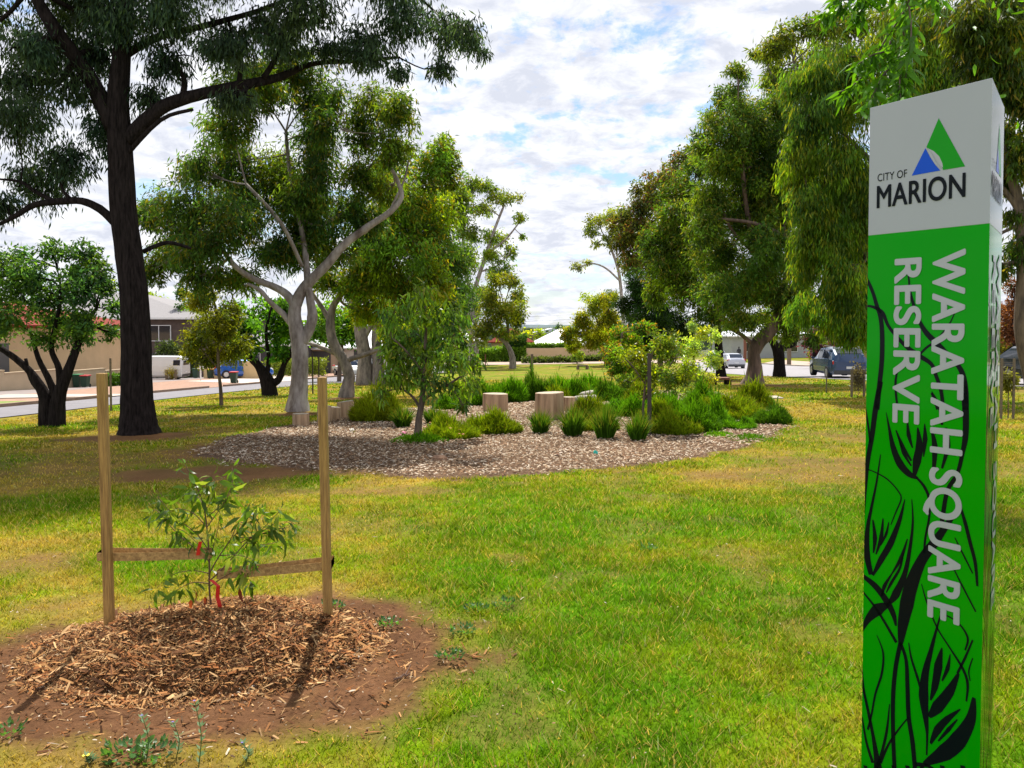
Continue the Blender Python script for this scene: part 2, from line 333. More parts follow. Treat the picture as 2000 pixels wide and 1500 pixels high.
def mulch():
    g = np.linspace(-1, 1, 90); X, Y = np.meshgrid(g*1.0+MC.x, g*.8+MC.y); x = X.ravel(); y = Y.ravel(); h = mound_h(x, y)
    z = Gn(x, y)+h+np.where(h > 0, (fbm(x, y, .07, 8)-.4)*.02, -.05)
    i = np.arange(8100).reshape(90, 90); Fq = np.stack([i[:-1, :-1], i[:-1, 1:], i[1:, 1:], i[1:, :-1]], -1).reshape(-1, 4)
    o = npmesh('mulch_mound', np.stack([x, y, z], -1), Fq, CHIP, col=np.tile([.13,.065,.03], (8100, 1)), smooth=True)
    tag(o, 'low heap of orange brown wood mulch round the staked sapling', 'mulch', kind='stuff')
    n = 26000; a = RS.rand(n)*6.283; r = np.sqrt(RS.rand(n))*1.02; x = MC.x+np.cos(a)*r*.84; y = MC.y+np.sin(a)*r*.66
    n2 = 7000; x2 = RS.normal(MC.x+.05, .68, n2); y2 = RS.normal(MC.y-.15, .46, n2); x = np.concatenate([x, x2]); y = np.concatenate([y, y2])
    h = mound_h(x, y); P = np.stack([x, y, Gn(x, y)+h+.004+RS.rand(len(x))*.02*(h > 0)], -1)
    s, l = cover(x, y); k = (h > .01) | (s > .5) & (RS.rand(len(x)) < .7); P = P[k]; m = len(P)
    V, f, C = chips(P, .008+.07*RS.rand(m)**2.6, .002+.011*RS.rand(m)**1.8, .6, PAL1[RS.randint(0, 6, m)]*(.5+.85*RS.rand(m, 1))*(.6+.8*fbm(P[:, 0], P[:, 1], .12, 47)[:, None]))
    c = npmesh('chips', V, f, CHIP, parent=o, col=C); c['kind'] = 'stuff'
    # bed
    n = 200000; x = RS.uniform(BED[:, 0].min()-.5, BED[:, 0].max()+.5, n); y = RS.uniform(BED[:, 1].min()-.5, BED[:, 1].max(), n)
    ew = RS.rand(n)**2*.9; k = inpoly(x+wob(x, y, 2, .25)+wob(x, y, 12, .5)*ew, y+wob(x, y, 4, .35)+(RS.rand(n)-.5)*ew, BED) & (RS.rand(n) < np.clip(14/y, .2, 1)**1.5); x = x[k]; y = y[k]; m = len(x)
    big = 1+np.clip(y-11, 0, 12)*.06
    V, f, C = chips(np.stack([x, y, Gn(x, y)+.006+.03*RS.rand(m)], -1), (.018+.05*RS.rand(m)**1.8)*big, (.008+.016*RS.rand(m))*big, .4, PAL2[RS.randint(0, 6, m)]*(.7+.6*RS.rand(m, 1))*(.75+.5*fbm(x, y, .8, 66)[:, None]))
    o = npmesh('mulch_bed', V, f, CHIP, col=C); tag(o, 'broad garden bed of pale weathered wood chips', 'mulch', kind='stuff')
    m = 420; a = RS.rand(m)*6.283; r = np.sqrt(RS.rand(m)); x = MC.x+np.cos(a)*r*.8; y = MC.y+np.sin(a)*r*.62
    V, f, C = chips(np.stack([x, y, Gn(x, y)+mound_h(x, y)+.018], -1), .05+.07*RS.rand(m), .008+.014*RS.rand(m), .35, PAL1[RS.randint(0, 6, m)]*(.6+.8*RS.rand(m, 1)))
    bs = npmesh('bark_strips', V, f, CHIP, parent=bpy.data.objects['mulch_mound'], col=C); bs['kind'] = 'stuff'
    # stray twigs and bits on the soil ring and lawn
    n = 16000; x = RS.uniform(-3.6, 3.6, n); y = 2.4+6.6*RS.rand(n)**1.5; k = (cover(x, y)[0]*RS.rand(n) > .3) | (RS.rand(n) < .03); x = x[k]; y = y[k]; m = len(x)
    V, f, C = chips(np.stack([x, y, Gn(x, y)+.012], -1), .005+.04*RS.rand(m)**5, .003+.007*RS.rand(m), .2, PAL2[RS.randint(0, 6, m)]*(.4+.9*RS.rand(m, 1)))
    o = npmesh('litter', V, f, CHIP, col=C); tag(o, 'scattered dry leaf and bark bits on bare soil', 'leaf litter', kind='stuff')
mulch()

# ------------------------------------------------------------------ trees
def leaves(P, D, S, L, W, col, detail=False, bend=.15):
    """lance leaves: P base, D axis, S side"""
    if not detail:
        m = P+D*(L*.42)[:, None]; V = np.stack([P, m+S*(W/2)[:, None], P+D*L[:, None], m-S*(W/2)[:, None]], 1).reshape(-1, 3)
        return V, [np.arange(len(P)*4).reshape(-1, 4)], np.repeat(col, 4, 0)
    Nn = np.cross(D, S); a = P+D*(L*.3)[:, None]+Nn*(L*bend*.3)[:, None]; b = P+D*(L*.68)[:, None]+Nn*(L*bend*.25)[:, None]
    t = P+D*L[:, None]-Nn*(L*bend*.3)[:, None]; w = (W/2)[:, None]
    V = np.stack([P, a+S*w, a-S*w, b+S*w*.75, b-S*w*.75, t], 1).reshape(-1, 3); k = (np.arange(len(P))*6)[:, None]
    return V, [np.concatenate([k+[[0,1,2]], k+[[3,5,4]]]), k+[[1,3,4,2]]], np.repeat(col, 6, 0)
def sm(pl, n=4):
    """smooth a polyline of (vec, r)"""
    out = []; k = len(pl)
    for i in range(k-1):
        p0 = pl[max(i-1, 0)]; p1 = pl[i]; p2 = pl[i+1]; p3 = pl[min(i+2, k-1)]
        for j in range(n):
            t = j/n; t2 = t*t; t3 = t2*t
            v = .5*((2*p1[0])+(p2[0]-p0[0])*t+(2*p0[0]-5*p1[0]+4*p2[0]-p3[0])*t2+(3*p1[0]-p0[0]-3*p2[0]+p3[0])*t3)
            out.append((v, p1[1]+(p2[1]-p1[1])*t))
    out.append(pl[-1]); return out
def tree(name, label, cat, base, limbs, clumps, col, Y=None, leaf=(.14,.03), cov=3.0, bark=BARKG, droop=.5, depth=1.0, tip=None, tipk=.3, spray=.3, detail=False, group=None, sprn=None, twigs=True, mat_=None, seed=0, gap=0.0, fl=.12, huev=1.0):
    """limbs: lists of (px,py,r_px[,dy]); clumps: (px,py,rx,ry[,dy]) in photo pixels at the tree's own distance"""
    rs = np.random.RandomState(seed+len(label)*7+int(base[0])); random.seed(seed+int(base[0]))
    b = at(*base); Y = Y or b.y
    if abs(Y-b.y) > .01: b = Vector((ray(*base)[0]*Y, Y, G(ray(*base)[0]*Y, Y)))
    k = Y/F; root = empty(name, b, label, cat, group); m = MB(); sk = []; cov *= 1.12; spray *= 1.12; sprn = int((sprn or 26)*1.25)
    for li, lb in enumerate(limbs):
        pl = []
        for i, q in enumerate(lb):
            dy = q[3]*k if len(q) > 3 else 0
            v = pt(q[0], q[1], Y); v = v+Vector((0, dy, 0)); pl.append((v, q[2]*k))
        if li == 0 or abs(lb[0][1]-base[1]) < 8:
            v0, r0 = pl[0]; gz = G(v0.x, v0.y); pl[0] = (Vector((v0.x, v0.y, gz-.15)), r0*1.15)
        s = sm(pl); big = lb[0][2] > 12; m.tube([a[0] for a in s], [a[1] for a in s], (30 if bark is BARKD and lb[0][2] > 30 else 14) if big else (12 if lb[0][2] > 6 else 7), rough=.035 if big else .06, ridge=(.05 if bark is BARKD else .03) if big else 0)
        sk += [(a[0], a[1]) for a in s]
    skp = np.array([tuple(a[0]) for a in sk]); area = sum(math.pi*c[2]*c[3] for c in clumps)
    la = leaf[0]*leaf[1]*.5*.55/(k*k); ntot = cov*area/la
    VV, FF, CC = [], [], []; tw = m; tw_n = 0; off = 0; ftop = min(c[1]-c[3] for c in clumps); fbot = max(c[1]+c[3] for c in clumps)
    Ps, Cs, Ds, Ws = [], [], [], []
    for c in clumps:
        dy = c[4] if len(c) > 4 else rs.uniform(-1, 1)*depth*max(c[2], 25)*1.2
        ce = np.array(pt(c[0], c[1], Y))+np.array([0, dy*k, 0]); R = np.array([c[2]*k, (c[2]+c[3])*.5*k*depth, c[3]*k])
        n = int(ntot*c[2]*c[3]*math.pi/area*(3.0 if c[1] < -200 else 1)); ns = max(4, int(sprn or (3.2/spray**2)*.9))  # out-of-view high clumps are thickened for more shade on the lawn
        u = nrm(rs.normal(size=(ns, 3))); sc = ce+u*R*(rs.rand(ns, 1)**.5)*(1-spray*.4)*(.75+.5*rs.rand(ns, 1))
        sc[:, 2] -= np.where(u[:, 2] < 0, 0.15*R[2], 0)*0
        si = rs.randint(0, ns, n); sr = spray*(.6+.8*rs.rand(ns))
        g = rs.normal(size=(n, 3))*.55; P = sc[si]+g*R.mean()*sr[si][:, None]*np.array([1,1,.6+.6*droop]); P[:, 2] -= droop*.35*R.mean()*sr[si]*rs.rand(n)**2*2
        P += rs.normal(size=(n, 3))*R*.08
        tint = (.42+1.15*rs.rand(ns, 1)**1.4)*rs.uniform(.75, 1.2)
        hue = np.clip(rs.rand(ns, 1)*.9+rs.uniform(-.35, .3), 0, 1)*huev; tint = tint*(1+hue*np.array([.68,.45,-.2]))*(1-(1-hue)*np.array([.3,.05,-1.3])*min(huev*3, 1)); cc = np.tile(np.array(col)*SAT, (n, 1))*tint[si]*(.7+.6*rs.rand(n, 1))
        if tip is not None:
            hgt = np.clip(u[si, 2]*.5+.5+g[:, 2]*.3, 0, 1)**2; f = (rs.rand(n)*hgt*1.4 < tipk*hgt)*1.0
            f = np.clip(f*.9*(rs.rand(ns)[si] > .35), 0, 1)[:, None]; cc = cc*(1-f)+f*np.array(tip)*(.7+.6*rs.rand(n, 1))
        d = nrm(rs.normal(size=(n, 3))*(1-droop*.6)+u[si]*.35+np.array([0, 0, -droop*1.6])); Ps.append(P); Cs.append(cc); Ds.append(d); Ws.append(np.full(n, 1.0))
        if twigs:
            j = np.argmin(((skp-ce)**2).sum(1)); a = Vector(skp[j]); e = Vector(ce); r0 = min(sk[j][1]*.6, .10*(e-a).length+.02); r0 = max(r0, k*.9)
            mid = (a+e)/2+Vector(rs.normal(size=3)*.12*(e-a).length); s = sm([(a, r0), (mid, r0*.7), (e, r0*.45)], 3); tw.tube([q[0] for q in s], [q[1] for q in s], 5, cap=False)
            for q in range(min(ns, 14)):
                e2 = Vector(sc[q]); mm = (e+e2)/2+Vector(rs.normal(size=3)*.12*(e2-e).length); s = sm([(s[3][0] if q % 2 else e, r0*.45), (mm, r0*.3), (e2, max(r0*.12, k*.25))], 2)
                tw.tube([z[0] for z in s], [z[1] for z in s], 4, cap=False)
                s = sm([(a, r0), (mid, r0*.7), (e, r0*.45)], 3)
    P = np.concatenate(Ps); C = np.concatenate(Cs); D = np.concatenate(Ds); n = len(P); S = nrm(np.cross(D, rs.normal(size=(n, 3))))
    gz = Gn(P[:, 0], P[:, 1])+.05; kk = P[:, 2] > gz; P, C, D, S = P[kk], C[kk], D[kk], S[kk]; n = len(P)
    V, f, C = leaves(P, D, S, leaf[0]*(.6+.8*rs.rand(n)), leaf[1]*(.6+.8*rs.rand(n)), C, detail)
    npmesh('crown', V, f, mat_ or LEAF, parent=root, col=C)
    m.build('trunk', bark, root, smooth=True)
    return root
SAT = np.array([1.55,1.75,.5])
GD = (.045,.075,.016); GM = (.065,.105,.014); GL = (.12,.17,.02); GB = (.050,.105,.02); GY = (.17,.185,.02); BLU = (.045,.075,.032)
TREES = __import__('types').SimpleNamespace()
def all_trees():
    tree('ironbark_tree','huge black barked tree, thick straight trunk and drooping grey green leaves','tree',(270,848),
      [[(272,850,42),(270,836,36),(269,810,32),(267,760,29),(263,600,26),(248,470,24),(240,400,24),(234,280,22),(230,200,20),(238,100,16),(245,0,13),(250,-150,9),(255,-300,5)],
       [(222,250,16),(195,190,16),(160,130,14),(125,65,12,-40),(95,0,9,-60),(60,-100,6,-90),(20,-200,3,-120)],
       [(248,275,14),(280,240,14),(320,208,13),(370,190,12),(430,176,11),(480,165,10),(540,145,8,20),(600,112,5,40),(690,100,4,60),(770,92,3,60)],
       [(515,152,6),(540,110,5),(550,60,4),(590,0,4),(640,-70,3)],
       [(225,435,9),(195,408,8),(160,393,7),(120,393,7),(80,403,6,-20),(50,425,5,-30),(20,445,3,-40)],[(110,395,5),(70,375,4),(40,355,3),(0,350,2)],
       [(238,110,9),(300,60,7,30),(370,30,6,60),(480,-10,5,80),(620,-60,4,80),(760,-60,3,60),(860,20,2,40)],
       [(240,310,5),(330,245,4,-40),(400,230,3,-60)],[(270,490,5,20),(310,470,4,40),(350,480,3,60)]],
      [(60,60,90,60),(10,140,70,50),(60,240,95,55),(30,330,75,50),(130,310,55,45),(15,400,40,35),(150,170,50,40),(90,-50,120,60),(180,240,40,50),(110,120,60,40),
       (240,40,80,55),(330,40,90,45),(420,40,80,40),(330,125,55,35),(280,180,40,35),(450,110,60,30),(170,90,50,50),
       (520,30,80,40),(610,50,80,40),(700,60,70,40),(790,30,70,45),(870,40,50,45),(915,80,40,35),(860,125,30,25),(720,110,50,28),(780,140,28,20),(640,95,50,24),(945,105,18,16),(560,90,50,30),(480,210,50,22),
       (200,-150,220,90),(480,-110,190,70),(100,-120,150,80,60),(350,-220,180,80,-60),(600,-200,180,70,20),(0,-250,150,90,0),(250,-100,150,70,80),(80,-180,160,90,-60),(330,-160,160,90,-90),(500,-260,170,80,-40),(-60,-260,150,100,-30),(160,-330,180,90,40),(420,-330,170,90,60),(620,-120,140,60,-30),(280,-240,160,90,-20),(250,-380,200,80,450),(450,-420,200,80,520),(650,-400,180,80,420),(150,-430,180,80,350),(350,-480,200,80,600),(550,-460,200,80,320),(80,-400,160,80,480),(300,-330,200,70,300),(520,-350,200,70,400),(150,-340,180,70,560),(200,-420,220,80,400),(400,-380,220,80,480),(300,-450,220,80,520),(550,-420,200,80,460),(100,-460,200,80,440),(620,-460,180,70,520),(350,-400,200,80,350),(220,-500,220,70,620),(480,-500,220,70,560),(0,-420,200,80,500),(-60,-100,120,90),(760,-60,120,50),(300,-290,230,90),(-70,200,60,120),(-60,20,80,60)],  # clumps far above the view are added to shade the left lawn
      (.034,.046,.045),leaf=(.13,.026),cov=1.9,bark=BARKD,droop=.85,depth=1.1,spray=.27,huev=.5,sprn=56)
    tree('spotted_gum','smooth grey and pink forked gum with a long limb reaching up right','tree',(581,803),
      [[(580,803,26),(582,780,19),(585,740,16),(586,700,16),(583,660,16),(576,625,13),(577,598,12),(590,568,11),(612,543,10),(640,515,9),(672,478,8),(720,442,7),(760,415,6),(784,385,5),(775,350,4),(755,310,3),(745,260,3)],
       [(590,668,12),(603,645,10),(610,620,10),(607,592,8),(602,560,7),(592,500,6,20),(580,440,5,30),(560,350,4,30),(550,250,3,30)],
       [(577,600,9),(560,575,8),(535,560,7),(500,545,6,-20),(472,522,5,-40),(450,490,4,-50),(420,450,3,-60)],
       [(575,640,6),(552,612,6),(532,590,5,-15),(515,568,4,-20),(490,555,3,-20)],[(760,415,3),(790,350,2),(800,300,2)],[(590,520,4),(560,440,4,-40),(500,370,3,-60)]],
      [(560,130,80,50),(610,180,60,55),(520,200,70,55),(600,260,55,50),(470,260,60,50),(520,320,85,60),(440,360,80,60),(560,390,80,60),(380,420,80,60),(480,440,80,55),(330,460,55,45),(590,440,60,50,80),(420,490,70,40),
       (730,200,60,40),(790,235,48,42),(700,250,45,40),(770,290,50,40),(690,330,50,45,70),(745,355,55,35,80),(660,395,55,50,110),(700,425,50,40,120),(630,480,50,40,110),(530,490,60,35),(300,420,40,40),(620,330,40,50),(340,500,50,40),(400,540,50,35),(450,540,50,35),(300,530,30,30),(560,480,60,40,60),(640,250,40,40),(600,380,50,50),(500,160,50,50),(440,300,50,50),(390,330,50,50)],
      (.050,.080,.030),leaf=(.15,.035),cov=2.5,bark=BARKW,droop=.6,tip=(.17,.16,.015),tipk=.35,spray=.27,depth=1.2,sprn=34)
    tree('curved_gum','slender S shaped grey gum trunk standing behind the pale forked one','tree',(675,776),
      [[(675,776,16),(680,750,12),(682,735,11),(672,705,10),(653,675,10),(645,640,9),(650,600,7),(668,572,6),(690,530,5),(730,470,4),(780,420,3)],
       [(650,640,6),(635,610,5),(615,580,4),(600,560,3)],[(655,690,5),(630,680,4),(608,672,3),(590,668,2)],[(690,530,4),(760,500,4,20),(830,400,3,30),(850,320,2,40)]],
      [(740,530,60,50),(700,560,50,35),(780,470,70,60),(810,400,55,60),(850,330,45,50),(865,290,35,28),(790,560,55,40),(730,600,45,25),(760,420,50,50),(640,540,40,30),(830,480,50,60),(790,650,50,35),(850,400,45,50),(880,340,28,32),(760,340,45,40),(720,500,50,50),(850,560,45,45),(700,610,40,25)],
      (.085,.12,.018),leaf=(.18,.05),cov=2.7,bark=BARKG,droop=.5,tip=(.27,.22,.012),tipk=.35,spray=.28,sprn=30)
    tree('twin_trunk_gum','grey twin trunked gum with thick upright stems by the street','tree',(713,752),
      [[(711,752,16),(712,700,13),(705,655,12),(697,610,10),(683,575,8),(670,540,6)],[(740,752,13),(738,700,11),(735,650,9),(750,610,7),(790,560,6),(850,480,4),(880,420,3)],[(712,660,6),(730,630,5),(755,620,4)]],
      [(850,450,50,50),(880,510,45,50),(860,570,45,45),(800,540,50,40),(890,400,35,40),(770,600,40,30),(870,620,40,40),(840,380,40,40),(720,560,40,30),(780,650,40,30),(830,650,50,40)],
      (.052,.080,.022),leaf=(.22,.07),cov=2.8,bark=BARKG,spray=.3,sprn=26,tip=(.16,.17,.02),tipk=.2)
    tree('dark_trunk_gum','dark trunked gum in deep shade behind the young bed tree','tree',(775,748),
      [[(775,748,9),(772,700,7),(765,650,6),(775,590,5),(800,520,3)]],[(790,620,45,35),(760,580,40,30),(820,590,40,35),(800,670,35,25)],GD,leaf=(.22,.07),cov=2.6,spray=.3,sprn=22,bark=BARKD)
    tree('street_tree','low bright green street tree with forked black trunk near the kerb','tree',(530,773),
      [[(528,773,14),(522,745,14),(505,715,8),(487,695,7),(470,665,5),(455,630,3)],[(532,750,8),(545,740,7),(555,712,5),(568,690,4),(578,650,3)],[(520,745,6),(525,700,4),(520,650,3),(530,600,2)]],
      [(490,650,42,42),(535,650,38,40),(565,640,25,40),(470,620,30,35),(520,605,40,32),(550,690,28,18),(490,675,30,14),(555,600,20,20)],GB,leaf=(.16,.09),cov=2.8,bark=BARKD,droop=.2,spray=.3,sprn=26)
    tree('street_tree','bright green round street tree behind the curved grey gum','tree',(660,745),
      [[(662,745,4),(664,710,4),(668,680,3),(670,640,2)],[(664,700,3),(640,670,2)]],[(655,640,38,35),(685,655,25,25),(640,610,30,25),(620,650,30,30),(690,620,30,30)],GB,leaf=(.22,.12),cov=2.6,bark=BARKB,droop=.2,spray=.32,sprn=20)
    tree('street_tree','round green tree beyond the white van, right of the black trunk','tree',(345,742),
      [[(345,742,3),(345,700,3),(342,650,2)]],[(345,650,35,35),(330,690,28,25),(370,620,25,30),(320,640,25,25),(368,590,14,25),(360,570,10,22),(385,640,20,40)],(.05,.10,.025),Y=76,leaf=(.25,.13),cov=2.6,bark=BARKB,droop=.2,spray=.32,sprn=20)
    tree('young_tree','slim young tree with olive yellow crown and thin straight stem','tree',(433,792),
      [[(433,792,4),(431,760,3.5),(427,720,3),(425,660,3),(420,600,2),(415,560,1.5)],[(427,720,2),(400,690,1.5),(375,660,1)],[(426,690,2),(450,660,1.5),(470,620,1)]],
      [(415,580,38,32),(400,630,42,35),(440,640,38,38),(380,665,32,32),(420,690,42,28),(460,680,28,30),(445,610,30,30),(395,705,25,18),(365,690,18,20),(425,545,22,18)],
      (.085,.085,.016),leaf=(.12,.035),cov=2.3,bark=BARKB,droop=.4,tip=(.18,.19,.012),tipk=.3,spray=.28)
    tree('multi_stem_tree','multi stemmed green tree at the left edge by the street','tree',(102,832),
      [[(92,832,14),(90,800,14),(86,770,11),(62,730,7),(30,700,6),(0,680,5)],[(112,832,15),(112,800,15),(118,765,12),(135,720,9),(150,680,7),(165,640,5),(190,600,3)],
       [(110,775,9),(95,740,6),(75,700,5),(60,650,3)],[(118,765,8),(115,720,6),(100,680,5),(110,630,4),(120,580,3)],[(80,765,6),(60,740,4),(50,700,3)]],
      [(60,540,45,40),(30,560,50,45),(90,580,55,40),(140,540,55,40),(150,490,40,28),(110,490,35,25),(180,570,40,40),(60,620,60,35),(120,630,60,35),(180,630,35,35),(10,640,40,40),(30,500,20,25),(160,660,35,20),(200,540,22,30),(215,600,22,25),(205,650,22,22),(180,520,30,28),(220,560,18,20),(0,520,30,40),(-40,580,50,70),(90,660,40,20)],
      (.048,.088,.05),leaf=(.10,.040),cov=1.7,bark=BARKD,droop=.25,spray=.28,sprn=40)
    tree('tall_gum','tall open gum with separate rounded leaf clumps against the sky','tree',(925,712),
      [[(922,712,6),(920,660,5),(918,600,5),(935,540,4),(950,495,4),(965,450,3),(985,400,2)],[(928,712,5),(930,650,4),(915,560,3),(905,480,3),(905,430,2)],[(950,495,2.5),(985,470,2),(1010,440,1.5),(1020,425,1)],[(940,530,2),(970,520,1.5),(995,495,1)]],
      [(920,355,28,20),(950,365,20,16),(983,385,32,17),(1013,425,14,13),(940,405,30,16),(900,390,25,20),(918,455,34,20),(968,462,28,20),(998,488,15,15),(976,530,28,20),(1021,460,8,8),(900,430,20,20),(950,570,30,20),(910,500,30,30),(960,500,22,18),(910,610,30,40),(890,560,30,40)],
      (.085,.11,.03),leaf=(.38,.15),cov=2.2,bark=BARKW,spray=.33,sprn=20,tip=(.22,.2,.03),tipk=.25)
    tree('bent_trunk_gum','gum with bent bare trunk at the far end of the lawn','tree',(1000,720),
      [[(1001,720,7),(1001,700,6),(995,682,5),(986,668,4),(970,655,3),(955,640,2)],[(990,675,3),(992,640,3),(985,600,2)]],
      [(990,600,32,32),(1012,575,18,22),(962,620,28,30),(1012,620,18,20),(988,650,28,14),(955,585,28,30),(975,550,28,20),(935,650,22,25),(1000,545,16,16)],(.085,.10,.02),leaf=(.34,.13),cov=2.3,bark=BARKG,spray=.33,sprn=20,tip=(.22,.18,.03),tipk=.25)
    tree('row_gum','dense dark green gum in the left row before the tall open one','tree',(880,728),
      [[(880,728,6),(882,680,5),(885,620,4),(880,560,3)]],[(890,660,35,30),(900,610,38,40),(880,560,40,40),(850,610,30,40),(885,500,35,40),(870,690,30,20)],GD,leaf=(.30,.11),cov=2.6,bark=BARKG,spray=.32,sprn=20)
    tree('young_gum','young leafy gum rising from the wood chip bed','tree',(815,862),
      [[(814,862,8),(818,820,6.5),(824,785,6),(828,740,5),(830,690,4),(832,640,3),(830,590,2)],[(824,782,4),(850,765,3,-5),(880,748,2.5,-10),(900,735,2,-10)],[(822,800,3),(805,775,2.5,5),(780,760,2,10),(755,765,1.5,10)],[(828,730,3),(800,690,2,-15),(770,660,1.5,-20)],[(829,715,3),(860,680,2,20),(890,650,1.5,20)]],
      [(830,615,45,30),(800,655,50,35),(860,655,50,35),(780,695,45,32),(830,700,55,32),(885,700,42,35),(905,745,28,35),(790,735,45,25),(850,745,45,22),(830,575,40,26),(775,610,35,32),(885,615,36,32),(760,690,32,30),(920,700,28,30),(760,650,22,26),(748,765,14,22),(765,730,28,22),(905,790,16,14),(925,750,12,25)],
      (.075,.12,.03),leaf=(.13,.03),cov=1.0,bark=BARKB,droop=.7,spray=.26,detail=True,mat_=LEAFN,tip=(.20,.20,.03),tipk=.2,sprn=30)
    # right side
    tree('round_shrub_tree','rounded young tree with orange tipped crown beside the bed','tree',(1215,757),
      [[(1215,757,4),(1215,730,3.5),(1212,690,3),(1215,650,2)]],[(1215,655,26,26),(1195,690,24,28),(1225,700,28,28),(1255,640,22,16),(1205,722,26,18),(1235,670,25,25),(1245,725,20,20)],(.065,.115,.020),leaf=(.14,.05),cov=2.7,bark=BARKB,tip=(.36,.20,.03),tipk=.45,spray=.3,droop=.3)
    tree('young_gum','wispy yellow green young tree tied to a dark stake in the bed','tree',(1262,850),
      [[(1258,850,3),(1256,800,2.5),(1262,740,2.2),(1275,690,1.8),(1290,650,1.5)],[(1258,780,2),(1290,740,1.5),(1325,690,1)],[(1260,750,1.8),(1235,715,1.4),(1220,700,1)]],
      [(1290,665,38,26),(1245,700,36,24),(1315,690,36,26),(1270,730,40,22),(1310,740,36,22),(1225,745,22,18),(1335,720,22,25),(1265,770,22,10)],(.12,.15,.022),Y=13.6,leaf=(.065,.026),cov=2.2,bark=BARKB,tip=(.28,.26,.03),tipk=.3,spray=.26,droop=.3,mat_=LEAFN,sprn=34)
    tree('pale_leaf_shrub','airy shrub with small pale silvery leaves right of the bed','shrub',(1362,790),
      [[(1362,790,3),(1360,750,2.5),(1355,700,2),(1360,650,1.5)],[(1360,750,2),(1385,710,1.5),(1390,650,1)]],
      [(1350,680,24,26),(1370,650,20,16),(1390,700,20,26),(1350,730,26,22),(1385,745,20,18),(1345,635,12,12),(1395,655,12,16),(1340,765,20,14)],(.22,.24,.10),leaf=(.07,.03),cov=1.9,bark=BARKB,spray=.26,droop=.2,mat_=LEAFN,sprn=34)
    tree('leaning_gum','large gum with twisted leaning peeling trunk on the right lawn','tree',(1472,750),
      [[(1470,752,24),(1473,735,17),(1474,710,13),(1472,690,12),(1482,668,14),(1502,648,13),(1517,625,10),(1520,600,8),(1505,560,7),(1480,500,6),(1460,420,5),(1450,330,4),(1440,230,3)],
       [(1478,680,5),(1450,655,4),(1425,640,3.5),(1405,620,3)],[(1515,600,6),(1530,560,5),(1540,500,4),(1530,440,3)],[(1560,500,4,-20),(1520,465,4,-30),(1465,440,4,-30),(1400,430,3,-20)],[(1480,500,4),(1430,450,3),(1400,380,3),(1390,320,2)]],
      [(1440,140,26,20),(1430,185,42,30),(1480,205,55,38),(1505,265,50,45),(1420,255,50,45),(1400,320,45,45),(1480,330,60,50),(1385,390,50,45),(1440,410,60,50),(1520,400,45,50),(1480,480,60,45),(1540,500,40,45),(1420,500,60,45),(1530,580,45,40),(1460,570,60,40),(1400,570,45,40),(1540,640,30,30),(1440,625,50,28),(1500,350,60,60),(1450,300,60,50),(1530,330,40,50),(1370,450,40,40),(1490,430,60,50),(1480,540,60,50),(1540,420,40,50),(1470,250,45,40),(1560,250,40,50),(1570,380,40,50),(1550,330,45,45),(1400,230,30,35),(1380,280,35,35),(1520,210,40,35),(1575,520,40,50),(1560,590,40,40)],
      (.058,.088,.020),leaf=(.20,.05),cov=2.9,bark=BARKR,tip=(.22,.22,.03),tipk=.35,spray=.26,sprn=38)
    tree('upright_gum','dark straight trunked gum behind the leaning one','tree',(1408,738),
      [[(1410,738,10),(1405,700,8),(1402,650,7),(1400,600,6),(1390,530,5),(1370,450,4),(1350,380,3)]],
      [(1370,320,35,30),(1330,370,45,40),(1360,420,50,45),(1310,430,40,45),(1350,500,55,45),(1300,500,45,40),(1390,560,45,40),(1330,570,50,40),(1375,620,40,28),(1290,560,40,40),(1330,450,45,45),(1280,470,35,35),(1310,530,50,40),(1380,500,50,50),(1380,400,40,40)],
      (.055,.085,.018),leaf=(.24,.07),cov=2.9,bark=BARKD,tip=(.2,.16,.03),tipk=.25,spray=.28,sprn=30)
    tree('rust_tinted_gum','brownish rust tinted gum at the left end of the right row','tree',(1290,733),
      [[(1290,733,6),(1288,680,5),(1280,600,4),(1260,500,3),(1250,420,2)]],[(1250,400,32,24),(1225,425,25,28),(1215,470,28,32),(1260,460,40,40),(1300,400,35,30),(1230,510,30,30),(1290,350,25,18),(1280,500,40,40),(1320,340,35,35),(1270,380,35,35),(1350,300,28,28),(1330,390,40,40),(1235,450,35,35),(1205,440,20,25)],
      (.065,.070,.028),leaf=(.26,.09),cov=2.4,tip=(.25,.11,.05),tipk=.35,spray=.28,sprn=28,bark=BARKB)
    tree('dark_conifer','dense dark conifer under the rust tinted gum','tree',(1262,736),
      [[(1262,736,5),(1260,680,4),(1258,600,3),(1250,550,2)]],[(1245,555,25,30),(1232,595,30,28),(1270,590,35,35),(1255,630,45,30),(1300,620,30,35),(1290,670,40,30),(1330,640,30,40),(1250,675,35,28)],(.022,.042,.014),leaf=(.24,.05),cov=3.0,bark=BARKD,spray=.3,droop=.4)
    tree('slender_gum','thin bare stemmed gum leaning left against the sky','tree',(1222,715),
      [[(1220,715,4.5),(1218,640,4),(1214,580,3.5),(1208,530,3),(1195,490,2.5),(1180,460,2)],[(1212,550,2),(1185,525,1.8),(1160,515,1.5),(1135,520,1)],[(1208,530,2),(1205,480,1.5),(1215,440,1)]],
      [(1170,430,30,16),(1150,452,18,14),(1200,420,26,16),(1130,520,15,10),(1150,512,10,7),(1190,470,20,14),(1215,460,16,20),(1165,475,12,8)],(.10,.11,.035),leaf=(.32,.12),cov=1.7,bark=BARKW,spray=.32,sprn=18)
